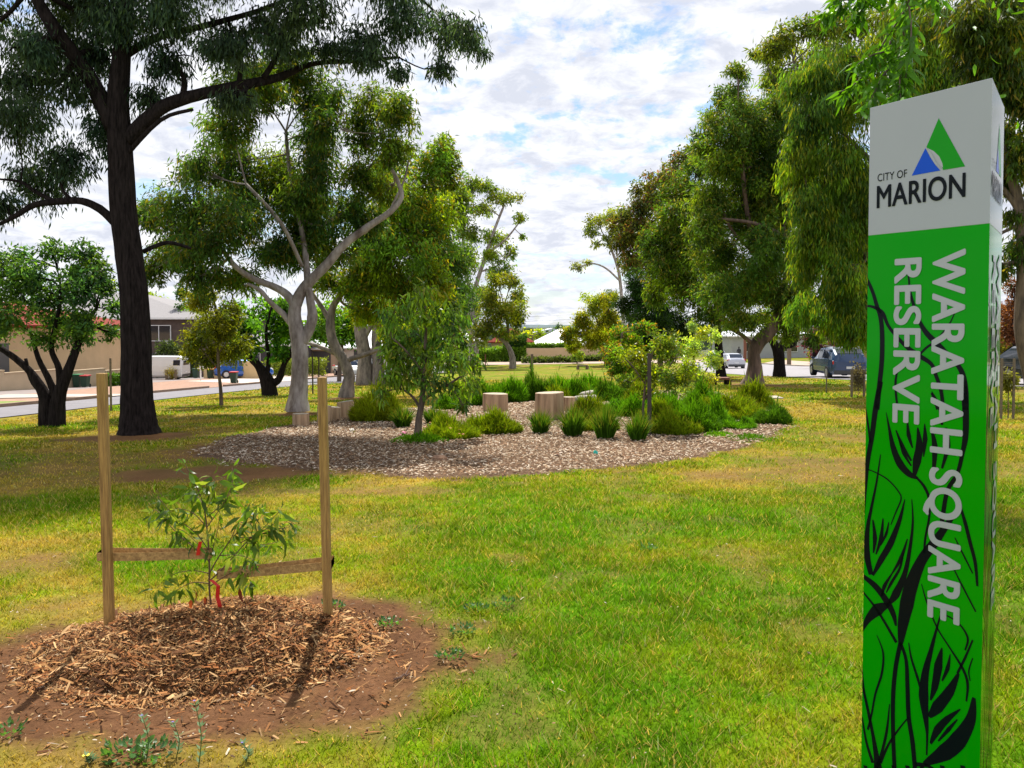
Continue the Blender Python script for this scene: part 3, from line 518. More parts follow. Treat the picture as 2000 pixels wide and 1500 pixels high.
    tree('golden_wattle','low yellow green wattle tree before the cream fence','tree',(1185,714),
      [[(1185,714,5),(1182,690,4),(1175,650,3)],[(1182,690,3),(1150,660,2)]],[(1165,590,28,22),(1190,620,28,28),(1140,625,26,22),(1112,652,22,18),(1165,655,36,28),(1200,660,28,28),(1120,675,18,12),(1195,580,18,18)],(.115,.125,.018),leaf=(.30,.12),cov=4.2,bark=BARKB,tip=(.28,.23,.02),tipk=.4,spray=.3,sprn=22)
    tree('peppermint_tree','large weeping yellow green tree with hanging willowy leaves by the sign','tree',(1800,775),
      [[(1800,775,16),(1798,700,13),(1790,600,12),(1770,480,10),(1740,350,8),(1720,230,6),(1700,130,4)],[(1790,600,8),(1700,520,6,-20),(1630,440,4,-30),(1590,400,3)],[(1780,500,8),(1850,380,6),(1880,250,4)],[(1740,350,5),(1650,250,4,20),(1600,180,3,30)]],
      [(1600,150,50,40),(1650,110,60,45),(1720,90,60,45),(1790,110,60,50),(1580,230,50,50),(1640,220,60,55),(1570,330,40,50),(1620,330,60,55),(1700,230,60,55),(1590,430,50,45),(1650,450,55,55),(1570,520,32,35),(1620,540,50,45),(1590,600,45,35),(1650,620,45,40),(1655,655,26,26),(1690,360,60,60),(1690,500,50,60),(1800,220,60,60),(1700,620,40,60),(1840,300,50,60),(1780,400,80,80),(1860,160,40,50),(1560,300,35,50),(1610,390,50,50),(1680,160,60,50),(1660,300,60,50),(1600,480,40,50),(1640,590,50,50),(1690,560,40,60),(1560,160,30,35),(1670,400,55,55),(1840,80,50,50),(1860,210,40,50),(1760,40,50,40),(1820,150,50,50),(1750,170,60,50),(1560,400,35,45),(1560,470,35,35)],
      (.066,.105,.018),leaf=(.20,.034),cov=3.4,bark=BARKB,droop=1.0,tip=(.26,.29,.02),tipk=.4,spray=.24,sprn=46)
    tree('crown_topping_gum','tall gum whose crown tops the right row, partly bare branches','tree',(1765,742),
      [[(1765,742,10),(1740,600,9),(1670,400,7),(1600,260,5),(1570,180,4),(1550,120,3)],[(1630,400,5),(1560,260,4),(1520,170,3),(1500,130,2)],[(1600,260,4),(1660,150,3),(1700,80,2)]],
      [(1500,110,32,26),(1545,80,45,28),(1600,60,50,30),(1660,45,50,30),(1720,45,55,35),(1540,130,45,28),(1600,120,50,35),(1510,160,28,22),(1780,40,50,40),(1560,190,40,28),(1520,80,35,25),(1640,90,60,40),(1570,60,40,25),(1680,20,60,30),(1560,240,50,40),(1480,100,14,14),(1600,200,60,60)],
      (.080,.098,.022),leaf=(.28,.07),cov=2.1,bark=BARKG,spray=.28,sprn=32,tip=(.2,.18,.02),tipk=.3,droop=.6)
    tree('dark_roadside_gum','heavy dark crowned gum at the right edge behind the sign','tree',(2030,812),
      [[(2030,812,18),(2015,740,14),(1995,640,13),(2000,520,12),(1990,400,10),(1960,300,8),(1930,200,6),(1900,100,4)],[(1995,420,6),(1960,370,5),(1920,345,4),(1880,340,3)],[(2000,520,6),(2040,400,6),(2060,250,4)],[(1990,440,4),(1950,460,3),(1920,500,2)]],
      [(1900,50,70,50),(1960,100,60,60),(1870,10,60,40),(1990,190,60,60),(1920,150,50,45),(1990,290,45,45),(2040,60,60,60),(1930,240,40,40),(1980,-20,90,50),(1860,60,50,50),(1940,180,50,50),(1960,20,60,40),(1900,130,50,50),(1990,340,40,40),(1960,340,30,22),(1985,420,25,22),(2060,350,50,60),(1880,110,40,40),(2060,180,60,60),(1930,100,60,50),(1990,60,60,60),(1985,250,45,50),(1975,320,35,35),(1900,190,40,40),(2000,480,40,40),(1960,520,25,30)],
      (.042,.058,.014),leaf=(.17,.034),cov=2.8,bark=BARKB,droop=.8,spray=.26,tip=(.22,.18,.02),tipk=.25,sprn=36)
    tree('shade_tree','short thick trunked dark tree between leaning gum and blue wagon','tree',(1525,736),
      [[(1522,736,13),(1522,715,11),(1520,690,11),(1512,672,8),(1500,655,5)],[(1522,690,9),(1535,655,6),(1545,620,4)],[(1524,675,7),(1550,672,5),(1560,640,4)]],
      [(1500,625,30,22),(1540,610,32,28),(1570,620,30,25),(1560,580,35,30),(1590,660,20,16)],(.055,.085,.016),leaf=(.24,.07),cov=2.6,bark=BARKD,spray=.3,tip=(.25,.22,.02),tipk=.2)
    tree('purple_leaf_tree','purple leaved tree behind the blue wagon','tree',(1590,722),[[(1590,722,4),(1590,690,3),(1588,660,2)]],[(1588,668,24,20),(1600,650,22,18),(1610,685,22,18),(1640,670,24,24)],(.055,.014,.10),Y=70,leaf=(.3,.13),cov=2.6,bark=BARKD,huev=0,spray=.32,droop=.1)
    tree('purple_leaf_tree','purple leaved tree at the right edge beside the sign','tree',(1990,735),[[(1990,735,5),(1985,690,4),(1975,640,3)]],[(1965,600,28,26),(1960,650,22,30),(1990,580,26,30),(1985,630,28,28),(2010,650,24,30),(1970,560,20,20)],(.10,.035,.055),Y=46,leaf=(.2,.09),cov=2.0,bark=BARKD,huev=0,spray=.32,droop=.1)
    tree('small_fence_tree','little round green tree against the cream fence','tree',(1127,710),[[(1127,710,1.5),(1127,695,1.2),(1128,685,1)]],[(1127,688,12,11),(1122,696,9,8),(1132,697,8,8)],(.10,.13,.04),leaf=(.25,.12),cov=2.4,bark=BARKB,spray=.35)
    tree('golden_wattle','small round yellow green tree behind the red roof','tree',(1040,700),[[(1040,700,2),(1040,670,2),(1040,655,1)]],[(1035,655,20,14),(1055,652,14,12),(1020,662,12,8)],(.17,.17,.02),Y=135,leaf=(.55,.25),cov=2.6,bark=BARKB,spray=.35)
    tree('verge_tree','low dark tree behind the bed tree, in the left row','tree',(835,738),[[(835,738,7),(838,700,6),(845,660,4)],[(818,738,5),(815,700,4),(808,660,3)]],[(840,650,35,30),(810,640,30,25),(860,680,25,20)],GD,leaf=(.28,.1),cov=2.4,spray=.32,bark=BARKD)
    tree('green_yard_tree','yellow green tree poking above the grey tiled roof','tree',(320,740),[[(320,740,3),(318,660,3),(315,600,2)]],[(310,585,22,12),(295,580,18,12),(325,600,14,12),(195,560,20,20)],(.15,.18,.03),Y=95,leaf=(.4,.2),cov=2.2,spray=.35,bark=BARKB)
    for i,(x,yb,lab) in enumerate([(1196,660,'dark distant tree right of the white metal roof'),(1075,655,'dark distant tree left of the far white shed'),(1095,642,'far dark green treetop on the plain horizon')]):
        tree('distant_tree',lab,'tree',(x,700),[[(x,700,1.5),(x,yb,1.2)]],[(x,yb,14,9),(x+10,yb+4,10,7)],(.04,.06,.03),Y=190 if i<2 else 320,leaf=(.9,.5),cov=2.4,spray=.4,bark=BARKD,twigs=False)
all_trees()

def side_row():
    # two more gums that stand on the lawn outside the frame on the right, the one nearest reaching over the sign
    b = Vector((3.9, 5.2, G(3.9, 5.2))); root = empty('overhanging_tree', b, 'bright green long leaved branch hanging into view above the sign', 'tree')
    m = MB(); tr = sm([(b+Vector((0,0,-.1)), .13), (b+Vector((.05,0,1.5)), .10), (Vector((3.7,5.1,3.2)), .075), (Vector((3.1,4.9,4.3)), .05), (Vector((2.5,4.7,4.2)), .03), (Vector((2.2,4.6,3.75)), .016)], 5)
    m.tube([a[0] for a in tr], [a[1] for a in tr], 10, rough=.05)
    tw = m; rs = np.random.RandomState(5); P, D = [], []
    Y = 4.6
    specs = [[(1775,-60),(1765,10),(1760,70),(1752,120),(1745,165),(1742,200)],[(1768,20),(1740,70),(1715,120),(1690,150),(1660,165)],[(1765,60),(1780,110),(1785,150),(1775,190)],[(1755,110),(1720,150),(1700,180),(1680,215)],
             [(1765,-10),(1720,-10),(1670,0),(1630,5)],[(1700,-20),(1690,10),(1680,30)],[(1650,-20),(1640,5),(1625,10)],[(1770,0),(1790,40),(1795,80)],[(1740,80),(1730,100),(1700,110),(1670,130)],[(1760,90),(1745,140),(1730,190),(1725,215)],[(1780,-50),(1810,-20),(1830,10)],[(1750,-30),(1700,-60),(1640,-50)]]
    for sp in specs:
        dy = rs.uniform(-.3, .4); s = sm([(pt(x, y, Y)+Vector((0, dy*min(1, i*.4), 0)), .007-.001*i) for i, (x, y) in enumerate(sp)], 5)
        tw.tube([a[0] for a in s], [max(a[1], .0015) for a in s], 5)
        for a in s[2:]:
            for q in range(4):
                P.append(a[0]+Vector(rs.normal(size=3)*.014)); u = Vector(rs.normal(size=3)); u.normalize(); D.append(u*.65+Vector((-.15, 0, -.75)))
    # rest of crown, out of frame; rear limb and leaves added for shade
    lb = sm([(Vector((3.7,5.1,3.2)), .06), (Vector((4.1,7.5,5.4)), .05), (Vector((4.0,10.4,7.6)), .03)], 5); m.tube([a[0] for a in lb], [a[1] for a in lb], 8)
    for q in range(9000):
        cc_ = ((3.9,11.3,8.3),(4.6,10.2,7.8),(3.3,11.8,8.6),(5.2,9.6,7.6))[q % 4]; c = Vector(cc_)+Vector(rs.normal(size=3)*.5); P.append(c); D.append(Vector(rs.normal(size=3)*.6)+Vector((0, 0, -.6)))
    for q in range(2600):
        c = Vector((3.6, 5.0, 4.9))+Vector(rs.normal(size=3)*.62); P.append(c); D.append(Vector(rs.normal(size=3)*.6)+Vector((0, 0, -.6)))
    m.build('trunk', BARKB, root, smooth=True); P = np.array(P); D = nrm(np.array(D)); n = len(P); S = nrm(np.cross(D, rs.normal(size=(n, 3))))
    C = np.array([.08,.21,.010])*(.6+.8*rs.rand(n, 1)); V, f, C = leaves(P, D, S, .08+.07*rs.rand(n), .018+.012*rs.rand(n), C, True, .3)
    npmesh('crown', V, f, LEAFN, parent=root, col=C)
side_row()

# ------------------------------------------------------------------ sapling with stakes
def sapling():
    Y = 4.02; b = at(415, 1240); b.z += mound_h(np.array([b.x]), np.array([b.y]))[0]
    root = empty('gum_sapling', b, 'newly planted leafy sapling tied between two timber stakes', 'sapling')
    m = MB(); rs = np.random.RandomState(3); br = [
      ([(417,1262),(416,1225),(413,1190),(409,1150),(409,1110),(408,1080),(404,1030),(398,990),(388,960),(372,930),(362,908)],.0065),
      ([(409,1120),(430,1085),(455,1050),(470,1020),(490,990),(500,975)],.004),([(409,1135),(440,1105),(480,1060),(505,1040),(530,1015),(545,1000)],.004),([(410,1100),(385,1075),(350,1060),(325,1050)],.003),
      ([(408,1075),(385,1040),(350,1010),(330,985),(318,965)],.003),([(404,1030),(425,1000),(445,970),(455,945)],.003),([(398,990),(375,975),(350,965)],.0025),([(409,1140),(385,1130),(360,1140)],.003),
      ([(410,1145),(440,1125),(470,1110),(490,1115)],.003),([(455,1050),(490,1050),(525,1040),(560,1035)],.003),([(404,1010),(430,985),(440,950),(432,925)],.003),([(470,1020),(495,1020),(520,1000)],.0025),([(388,960),(410,940),(430,935)],.0025),([(480,1060),(515,1070),(545,1065)],.0025),([(410,1090),(395,1070),(365,1040),(345,1030)],.0025),([(400,1000),(420,960),(415,930)],.002),([(408,1100),(420,1050),(425,1010)],.003),([(470,1060),(510,1040),(545,1020),(568,1035)],.003),([(385,1075),(340,1040),(300,1000),(288,1010)],.003),([(404,1030),(380,1000),(352,990),(330,1000)],.0025),([(430,1085),(470,1080),(505,1085)],.003),([(409,1120),(380,1110),(345,1115),(325,1135)],.003),([(440,1105),(470,1130),(478,1150)],.0025),([(455,1050),(490,1010),(520,975)],.003)]
    P, D, L = [], [], []
    for i, (pl, r) in enumerate(br):
        dy = 0 if i == 0 else rs.uniform(-.16, .16); k = len(pl)
        s = sm([(pt(x, y, Y)+Vector((0, dy*j/(k-1), 0)), r*(1-.7*j/(k-1))) for j, (x, y) in enumerate(pl)], 5); m.tube([a[0] for a in s], [a[1] for a in s], 6)
        s2 = s[int(len(s)*.35):] if i else s[len(s)//2:]
        for a in s2[::1]:
            for _q in range(1+(rs.rand() < .55)):
                u = Vector(rs.normal(size=3)); u.normalize(); P.append(a[0]); D.append(u*.75+Vector((0,0,-.55))); L.append(rs.uniform(.05,.105))
        for q in range(3): u = Vector(rs.normal(size=3)); u.normalize(); P.append(s[-1][0]); D.append(u*.7+Vector((0,0,-.1))); L.append(rs.uniform(.04,.085))
    m.build('stem', TWIG, root, smooth=True); n = len(P); P = np.array(P); D = nrm(np.array(D)); L = np.array(L); S = nrm(np.cross(D, rs.normal(size=(n, 3))))
    pet = D*.012; C = np.array([.085,.165,.014])*(.5+.85*rs.rand(n, 1)); C[rs.rand(n) < .12] = [.22,.30,.05]
    V, f, C = leaves(P+pet, D, S, L, L*.24, C, True, .35); npmesh('leaves', V, f, LEAFN, parent=root, col=C)
    dl = []; 
    for x, y in ((378,1150),(374,1168),(468,1148),(472,1162),(400,1165)): dl.append(pt(x, y, Y-.05))
    P = np.array([tuple(v) for v in dl]); D = nrm(np.array([[.1,0,-1],[-.1,.1,-1],[.2,0,-1],[-.1,0,-1],[0,0,-1]])); n = 5; S = nrm(np.cross(D, rs.normal(size=(n,3))))
    V, f, C = leaves(P, D, S, np.array([.07,.06,.08,.06,.05]), np.array([.02]*5), np.tile([.16,.035,.02], (5, 1)), True, .5); o = npmesh('dead_leaves', V, f, LEAF, parent=root, col=C); o['label'] = 'curled red brown dead leaves'
    r = MB()
    for pl, w in (([(412,1133),(426,1145),(424,1165),(432,1195)],.018),([(386,1085),(389,1068),(391,1058)],.016)):
        pts = [pt(x, y, Y-.03) for x, y in pl]; vs = []
        for p in pts: vs += [p+Vector((-w/2,0,0)), p+Vector((w/2,.004,0))]
        q = len(pts)
        r.add(vs+[v+Vector((0,.0015,0)) for v in vs], [(2*i,2*i+1,2*i+3,2*i+2) for i in range(q-1)]+[(2*q+2*i,2*q+2*i+2,2*q+2*i+3,2*q+2*i+1) for i in range(q-1)])
        tape = r.build('tape', REDP, root); r = MB()
    for nm, (x0, y0), (x1, y1), lab in (('l', (199,729), (215,1245), 'square timber stake standing left of the sapling'), ('r', (629,737), (642,1240), 'square timber stake standing right of the sapling')):
        g = at(x1, y1); Yb = g.y; top = pt(x0, y0, Yb); bot = pt(x1, y1+12, Yb); s = MB(); w = .0205
        for a in (0, .2, .4, .6, .8):
            pass
        vs = []
        for p in (bot, top):
            for sx, sy in ((-1,-1),(1,-1),(1,1),(-1,1)): vs.append(p+Vector((sx*w, sy*w*.9, 0)))
        s.add(vs, [(3,2,1,0),(4,5,6,7),(0,1,5,4),(1,2,6,5),(2,3,7,6),(3,0,4,7)])
        o = s.build('timber_stake', STAKE, bevel=.003); tag(o, lab, 'stake', 'timber stakes of the sapling')
    for (x0, y0), (x1, y1), Y0, lab in (((196,1084), (410,1082), 4.02, 'brown webbing strap from left stake to sapling stem'), ((650,1100), (428,1122), 4.03, 'brown webbing strap from right stake to sapling stem')):
        s = MB(); a = pt(x0, y0, Y0); c = pt(x1, y1, Y0); h = .020; t = .0018; sg = 1 if x1 > x0 else -1
        # a flat loop: front run, round the stem, back run, round the stake
        ring = []; off = .036; n = 16
        for i in range(n+1): f = i/n; p = a.lerp(c, f)+Vector((0, -off+(.022*f), -.003*math.sin(f*math.pi))); ring.append(p)
        e = c+Vector((sg*.012, 0, 0)); ring.append(e)
        for i in range(n+1): f = 1-i/n; p = a.lerp(c, f)+Vector((0, off-(.022*f), .008-.003*math.sin(f*math.pi))); ring.append(p)
        q = len(ring); vs = []
        for p in ring:
            for dz in (-h, h): vs.append(p+Vector((0, 0, dz)))
        cen = a.lerp(c, .5)
        for p in ring:
            d = (p-cen); d.z = 0; d = Vector((0, math.copysign(t, d.y), 0))
            for dz in (-h, h): vs.append(p+Vector((0, 0, dz))-d)
        fs = []
        for i in range(q):
            j = (i+1) % q; fs += [(2*i,2*j,2*j+1,2*i+1), (2*q+2*i,2*q+2*i+1,2*q+2*j+1,2*q+2*j), (2*i+1,2*j+1,2*q+2*j+1,2*q+2*i+1), (2*i,2*q+2*i,2*q+2*j,2*j)]
        s.add(vs, fs); o = s.build('tree_strap', STRAP); tag(o, lab, 'strap', 'straps holding the sapling')
        rp = MB()
        for dz in (-.014, .0, .014): rp.box((a+Vector((sg*.012, -.0405, dz))), (.075, .002, .004))
sapling()

# ------------------------------------------------------------------ plants in the bed
def tuft(px, py, w, h, n, col, label, name='flax_clump', cat='plant', bw=2.2, lean=.5, group=None, tip=None, cur=True, Yo=None, fl=None):
    if name == 'garden_bush': h = h*(1.08 if px < 1180 else .92); w = w*1.08
    b = at(px, py); k = b.y/F; rs = np.random.RandomState(int(px*3+py)); root_r = w*k*.2
    bush = name == 'garden_bush'
    if bush: root_r = w*k*.46
    a = rs.rand(n)*6.283; q_ = np.sqrt(rs.rand(n)); r = q_*root_r; x = b.x+np.cos(a)*r; y = b.y+np.sin(a)*r*1.0; dome = 1.0
    if bush:
        ld = fbm(x, y, .28, 5, 2); dome = (1-.7*q_**1.8)*(.2+1.6*ld); dome = np.where(rs.rand(n) < .03, dome*1.45, dome); r *= 1.0
    P = np.stack([x, y, Gn(x, y)-.01], -1); hh = h*k*(.55+.5*rs.rand(n))*dome
    if bush: P[:, 2] += hh*rs.rand(n)**.8*.75; hh = hh*.22+h*k*.13*rs.rand(n)
    ln = (w*k*.5-root_r)*(.2+1.1*rs.rand(n)) if not bush else h*k*.16*(.3+1.2*rs.rand(n)); ang = a+rs.normal(size=n)*(.5 if not bush else 1.2)
    if not bush: hh = hh*(1-.35*q_); ln = ln*(.4+1.1*q_)
    dx = np.stack([np.cos(ang), np.sin(ang), 0*a], -1); sd = np.stack([-np.sin(ang+rs.normal(size=n)), np.cos(ang+rs.normal(size=n)), 0*a], -1)*(bw*k/2)
    up = np.array([0,0,1.]); m1 = P+up*(hh*.55)[:, None]+dx*(ln*.3)[:, None]; t = P+up*hh[:, None]+dx*ln[:, None]
    V = np.stack([P-sd, P+sd, m1+sd*.8, m1-sd*.8, t], 1).reshape(-1, 3); q = (np.arange(n)*5)[:, None]
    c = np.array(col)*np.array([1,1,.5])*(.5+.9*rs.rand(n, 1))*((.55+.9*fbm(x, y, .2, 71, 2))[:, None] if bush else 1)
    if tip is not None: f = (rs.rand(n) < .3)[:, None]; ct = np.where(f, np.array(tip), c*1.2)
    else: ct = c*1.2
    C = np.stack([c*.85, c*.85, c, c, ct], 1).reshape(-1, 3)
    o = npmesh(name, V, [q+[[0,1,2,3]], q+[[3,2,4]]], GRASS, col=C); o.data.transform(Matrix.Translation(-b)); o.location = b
    tag(o, label, cat, group)
    if fl:
        m = MB(); cnt, fc, sz = fl
        for i in range(cnt):
            j = rs.randint(0, n); p = Vector(V[j*5+4])-Vector((0,0,0)); u = Vector(rs.normal(size=3)*sz*.5)
            for e in range(5):
                an = e*1.256; d = Vector((math.cos(an), math.sin(an), .3))*sz; sde = Vector((-math.sin(an), math.cos(an), 0))*sz*.35
                m.add([p+u, p+u+d*.6+sde, p+u+d, p+u+d*.6-sde], [(0,1,2,3)])
            fo = m.build('flower', fc, None); fo.data.transform(Matrix.Translation(-b)); fo.parent = o; m = MB()
    return o
ORF = plain('orange_petal', (.75,.22,.09), .6); PKF = plain('pink_petal', (.65,.05,.30), .6); WHF = plain('white_petal', (.75,.72,.66), .6); YEF = plain('yellow_petal', (.75,.6,.03), .6); VIF = plain('violet_petal', (.12,.07,.35), .6)
def plants():
    DG = (.06,.15,.02); LG = (.09,.24,.015); OL = (.15,.235,.014); YO = (.24,.32,.02)
    gq = 'strappy clumps along the front of the bed'
    for px, py, w, h, lab in [(1055,848,58,62,'dark strappy clump at the foot of the tallest log seat'),(1120,853,70,80,'strappy grass clump second along the front of the bed from the log'),(1182,858,74,92,'tallest upright strappy clump at the front of the bed'),
        (1246,861,64,72,'strappy clump at the foot of the dark post in the bed'),(787,836,56,56,'dark green strappy clump beside the yellow green bush'),(846,829,56,46,'dark green strappy clump right of the young gum trunk')]:
        tuft(px, py, w, h, 420, DG, lab, group=gq, tip=(.30,.28,.05))
    gb = 'fine leaved bushes filling the garden bed'
    B = [(735,822,100,62,YO,'soft yellow green bush left of the young gum'),(880,856,120,40,OL,'low olive groundcover with orange flowers right of the young gum'),(960,846,120,48,OL,'olive bush in front of the middle log seat'),
      (820,862,120,18,LG,'low green mat round the foot of the young gum'),(925,792,90,45,LG,'bright green bush behind the middle log seats, leftmost'),(985,786,90,50,LG,'bright green bush right behind the middle log seat'),(1045,782,100,50,DG,'green bush at the brown post behind the logs'),(1105,776,100,46,LG,'bright green bush behind the tallest log seat'),
      (1150,771,80,34,LG,'bright green mound above the lying bark logs'),(1195,784,80,44,DG,'dark green mound left of the wispy young tree'),(1150,822,90,48,OL,'olive bush between tallest log and front clumps'),(1215,812,90,50,LG,'green bush behind the tallest front clump'),
      (1300,815,100,52,LG,'green bush right of the dark post'),(1350,842,110,66,LG,'large bright green bush low at the front right of the bed'),(1320,848,100,48,OL,'olive bush in front of the right green bushes'),(1425,818,130,66,OL,'large feathery olive bush at the right of the bed'),
      (1375,800,90,55,LG,'green bush beneath the pale silvery shrub'),(1505,828,78,48,DG,'dark green bush at the right end of the bed'),(1260,795,90,50,OL,'olive bush behind the dark post'),(1470,800,80,50,OL,'small olive bush behind the right end of the bed'),
      (1470,858,110,12,LG,'low green mat at the bed edge, right end'),(1405,852,60,14,LG,'low green mat under the feathery olive bush'),(880,800,60,34,LG,'green bush behind the young gum foliage'),(1440,838,70,40,LG,'green bush in front of the feathery olive one'),(1280,828,80,52,OL,'olive bush beside the dark post, low'),(1245,815,70,46,LG,'green bush left of the dark post'),(1170,842,80,34,OL,'low olive bush between the second and third strappy clumps'),(1395,835,80,58,LG,'green bush left of the feathery olive one'),(1085,792,70,36,OL,'olive bush behind the tallest log')]
    for i, (px, py, w, h, c, lab) in enumerate(B):
        c = tuple(np.array(c)*(.85+.3*RS.rand()))
        tuft(px, py, w, h, int(w*h*1.5)+900, c, lab, 'garden_bush', 'shrub', bw=1.7, group=gb, tip=(.34,.28,.03) if c[0] > .1 else (.16,.34,.02), fl=(14, ORF, .028) if i == 1 else ((6, ORF, .02) if i == 2 else None))
    tuft(788, 852, 14, 12, 20, DG, 'tiny pink flowering plant beside the strappy clump', 'flower_plant', 'flowers', fl=(7, PKF, .03))
    tuft(690, 845, 16, 8, 30, OL, 'small white flowering plant at the front of the yellow green bush', 'flower_plant', 'flowers', fl=(10, WHF, .035))
    # foreground weeds
    for px, py, lab in [(246,1478,'low blue green broad leaved weed at the lower left edge'),(300,1482,'second broad leaved weed, right of the bigger one'),(12,1440,'small broad leaved weed in the lower left corner'),(930,1195,'dark broad leaved weed patch in the middle of the lawn'),(985,1185,'broad leaved weed right of the darker patch'),(905,1240,'weed rosette below the dark patch'),(1265,1075,'dark clover patch in the right lawn'),(650,1190,'small weed behind the right stake on bare soil'),(880,1290,'clover tuft at the edge of the bare soil ring'),(760,1225,'small weed on the bare soil right of the stake')]:
        b = at(px, py); rs = np.random.RandomState(px); n = 60; a = rs.rand(n)*6.283; R = .06 if px not in (246, 300) else .08; r = np.sqrt(rs.rand(n))*R
        P = np.stack([b.x+np.cos(a)*r, b.y+np.sin(a)*r, Gn(b.x+np.cos(a)*r, b.y+np.sin(a)*r)+.012+.02*rs.rand(n)], -1); D = nrm(np.stack([np.cos(a), np.sin(a), .5+.5*rs.rand(n)], -1)+rs.normal(size=(n,3))*.4)
        S = nrm(np.cross(D, np.array([0,0,1.])+rs.normal(size=(n,3))*.3)); V, f, C = leaves(P, D, S, (.5 if px not in (246, 300) else .65)*(.03+.03*rs.rand(n)), (.5 if px not in (246, 300) else .65)*(.018+.014*rs.rand(n)), np.array([.06,.15,.035])*(.6+.8*rs.rand(n,1)), True, .3)
        o = npmesh('weed', V, f, LEAFN, col=C); o.data.transform(Matrix.Translation(-b)); o.location = b; tag(o, lab, 'weed', 'broad leaved weeds in the lawn')
    for px, py, h, lab, fl in [(388,1500,135,'tall thin flowering weed stem at the bottom left','v'),(285,1490,95,'thin weed stem left of the tallest one','v'),(175,1492,16,'small yellow flower low in the bottom left corner','y'),(480,1490,40,'short violet flowered weed right of the tallest stem','v'),(345,1478,70,'thin weed stem just left of the tallest','v')]:
        b = at(px, py); k = b.y/F; m = MB(); s = sm([(b, .0022), (b+Vector((.01,0,h*k*.5)), .0018), (b+Vector((-.012,0,h*k)), .001)], 5); m.tube([a[0] for a in s], [a[1] for a in s], 5); rr = random.Random(px)
        for a in s[1:-1]:
            for q in range(4):
                an = rr.random()*6.28; d = Vector((math.cos(an), math.sin(an), .6))*.022; sd = Vector((-math.sin(an), math.cos(an), 0))*.0045; p = a[0]; m.add([p, p+d*.5+sd, p+d, p+d*.5-sd], [(0,1,2,3)])
        o = m.build('flowering_weed', mat('weed_stem_green', (.07,.14,.03), .6)); o.data.transform(Matrix.Translation(-b)); o.location = b; tag(o, lab, 'weed')
        fm = MB(); p = s[-1][0]; sz = .014 if fl == 'y' else .005
        for e in range(9): an = e*.698; d = Vector((math.cos(an), math.sin(an), .25))*sz; sd = Vector((-math.sin(an), math.cos(an), 0))*sz*.3; fm.add([p, p+d*.6+sd, p+d, p+d*.6-sd], [(0,1,2,3)])
        fm.build('flower', YEF if fl == 'y' else VIF, o)
plants()

# ------------------------------------------------------------------ logs and bench furniture
def log(px, py, wpx, hpx, label, tilt=0, seed=0):
    b = at(px, py); k = b.y/F; r = wpx*k/2; h = hpx*k; rr = random.Random(seed+px); c = b+Vector((0, r, 0)); c.z = G(c.x, c.y)
    root = empty('log_stump', c, label, 'log seat', 'cut log stumps round the bed'); s = MB(); n = 28; out = [1+.05*math.sin(i*2*math.pi/n*3+seed)+rr.uniform(-.02, .02) for i in range(n)]
    R = []
    for z, f in ((-.08, 1.03), (h*.4, 1.0), (h, .98)):
        R.append([Vector((c.x+math.cos(2*math.pi*i/n)*r*f*out[i], c.y+math.sin(2*math.pi*i/n)*r*f*out[i], c.z+z+(tilt*math.cos(2*math.pi*i/n)*r if z == h else 0))) for i in range(n)])
    s.add([v for q in R for v in q], [(a*n+i, a*n+(i+1) % n, (a+1)*n+(i+1) % n, (a+1)*n+i) for a in range(2) for i in range(n)]+[tuple(range(n-1, -1, -1)), tuple(range(2*n, 3*n))])
    o = s.build('trunk_section', LOGS, root)
    t = MB(); vs = [Vector((c.x, c.y, c.z+h+.006))]+[Vector((c.x+(v.x-c.x)*.93, c.y+(v.y-c.y)*.93, v.z+.004)) for v in R[2]]
    t.add(vs, [(0, i+1, (i+1) % n+1) for i in range(n)]); t.build('sawn_top', LOGT, root)
for i, (px, py, w, h, lab, ti) in enumerate([(583,833,33,24,'short sawn log seat, leftmost, near the forked gum',0),(630,826,28,32,'low log stump just behind the right timber stake',0),(649,822,26,26,'grey log stump beside the big slanted one',-.05),(672,817,34,32,'slanted top log stump left of the yellow green bush',.12),
      (968,806,50,36,'pale log seat in the middle of the bed',-.02),(930,794,24,16,'low log tucked behind the pale middle seat',0),(1075,822,57,54,'tallest thick log seat in the bed',.04),(1112,806,24,30,'smaller log seat tucked behind the tallest one',0)]):
    log(px, py, w, h, lab, ti, i)
def lying_logs():
    for i, (x0, y0, x1, y1, r, lab) in enumerate([(1118,782,1165,777,6,'pale curled bark log lying right of the tallest seat'),(1135,774,1160,768,6,'pale bark log lying uppermost by the green mound')]):
        a = at(x0, y0+6); Y = a.y; k = Y/F; p = pt(x0, y0, Y); q = pt(x1, y1, Y)+Vector((0,.3,0)); m = MB(); m.tube([p.lerp(q, t/5)+Vector((0,0,.02*math.sin(t))) for t in range(6)], [r*k*(1+.08*math.sin(t*2)) for t in range(6)], 14, rough=.05)
        o = m.build('lying_log', mat('pale_bark_log', (.45,.40,.36), .8, .25, 6, .4), smooth=True); tag(o, lab, 'log', 'pale logs lying in the bed')
lying_logs()
REDW = mat('red_timber', (.20,.07,.04), .7, .25, 3, stretch=(1,8,8)); GREYW = mat('grey_timber', (.16,.12,.08), .8, .3, 3, stretch=(1,8,8)); POSTM = mat('weathered_post', (.07,.055,.045), .9, .3, 4, .3, stretch=(6,6,1))
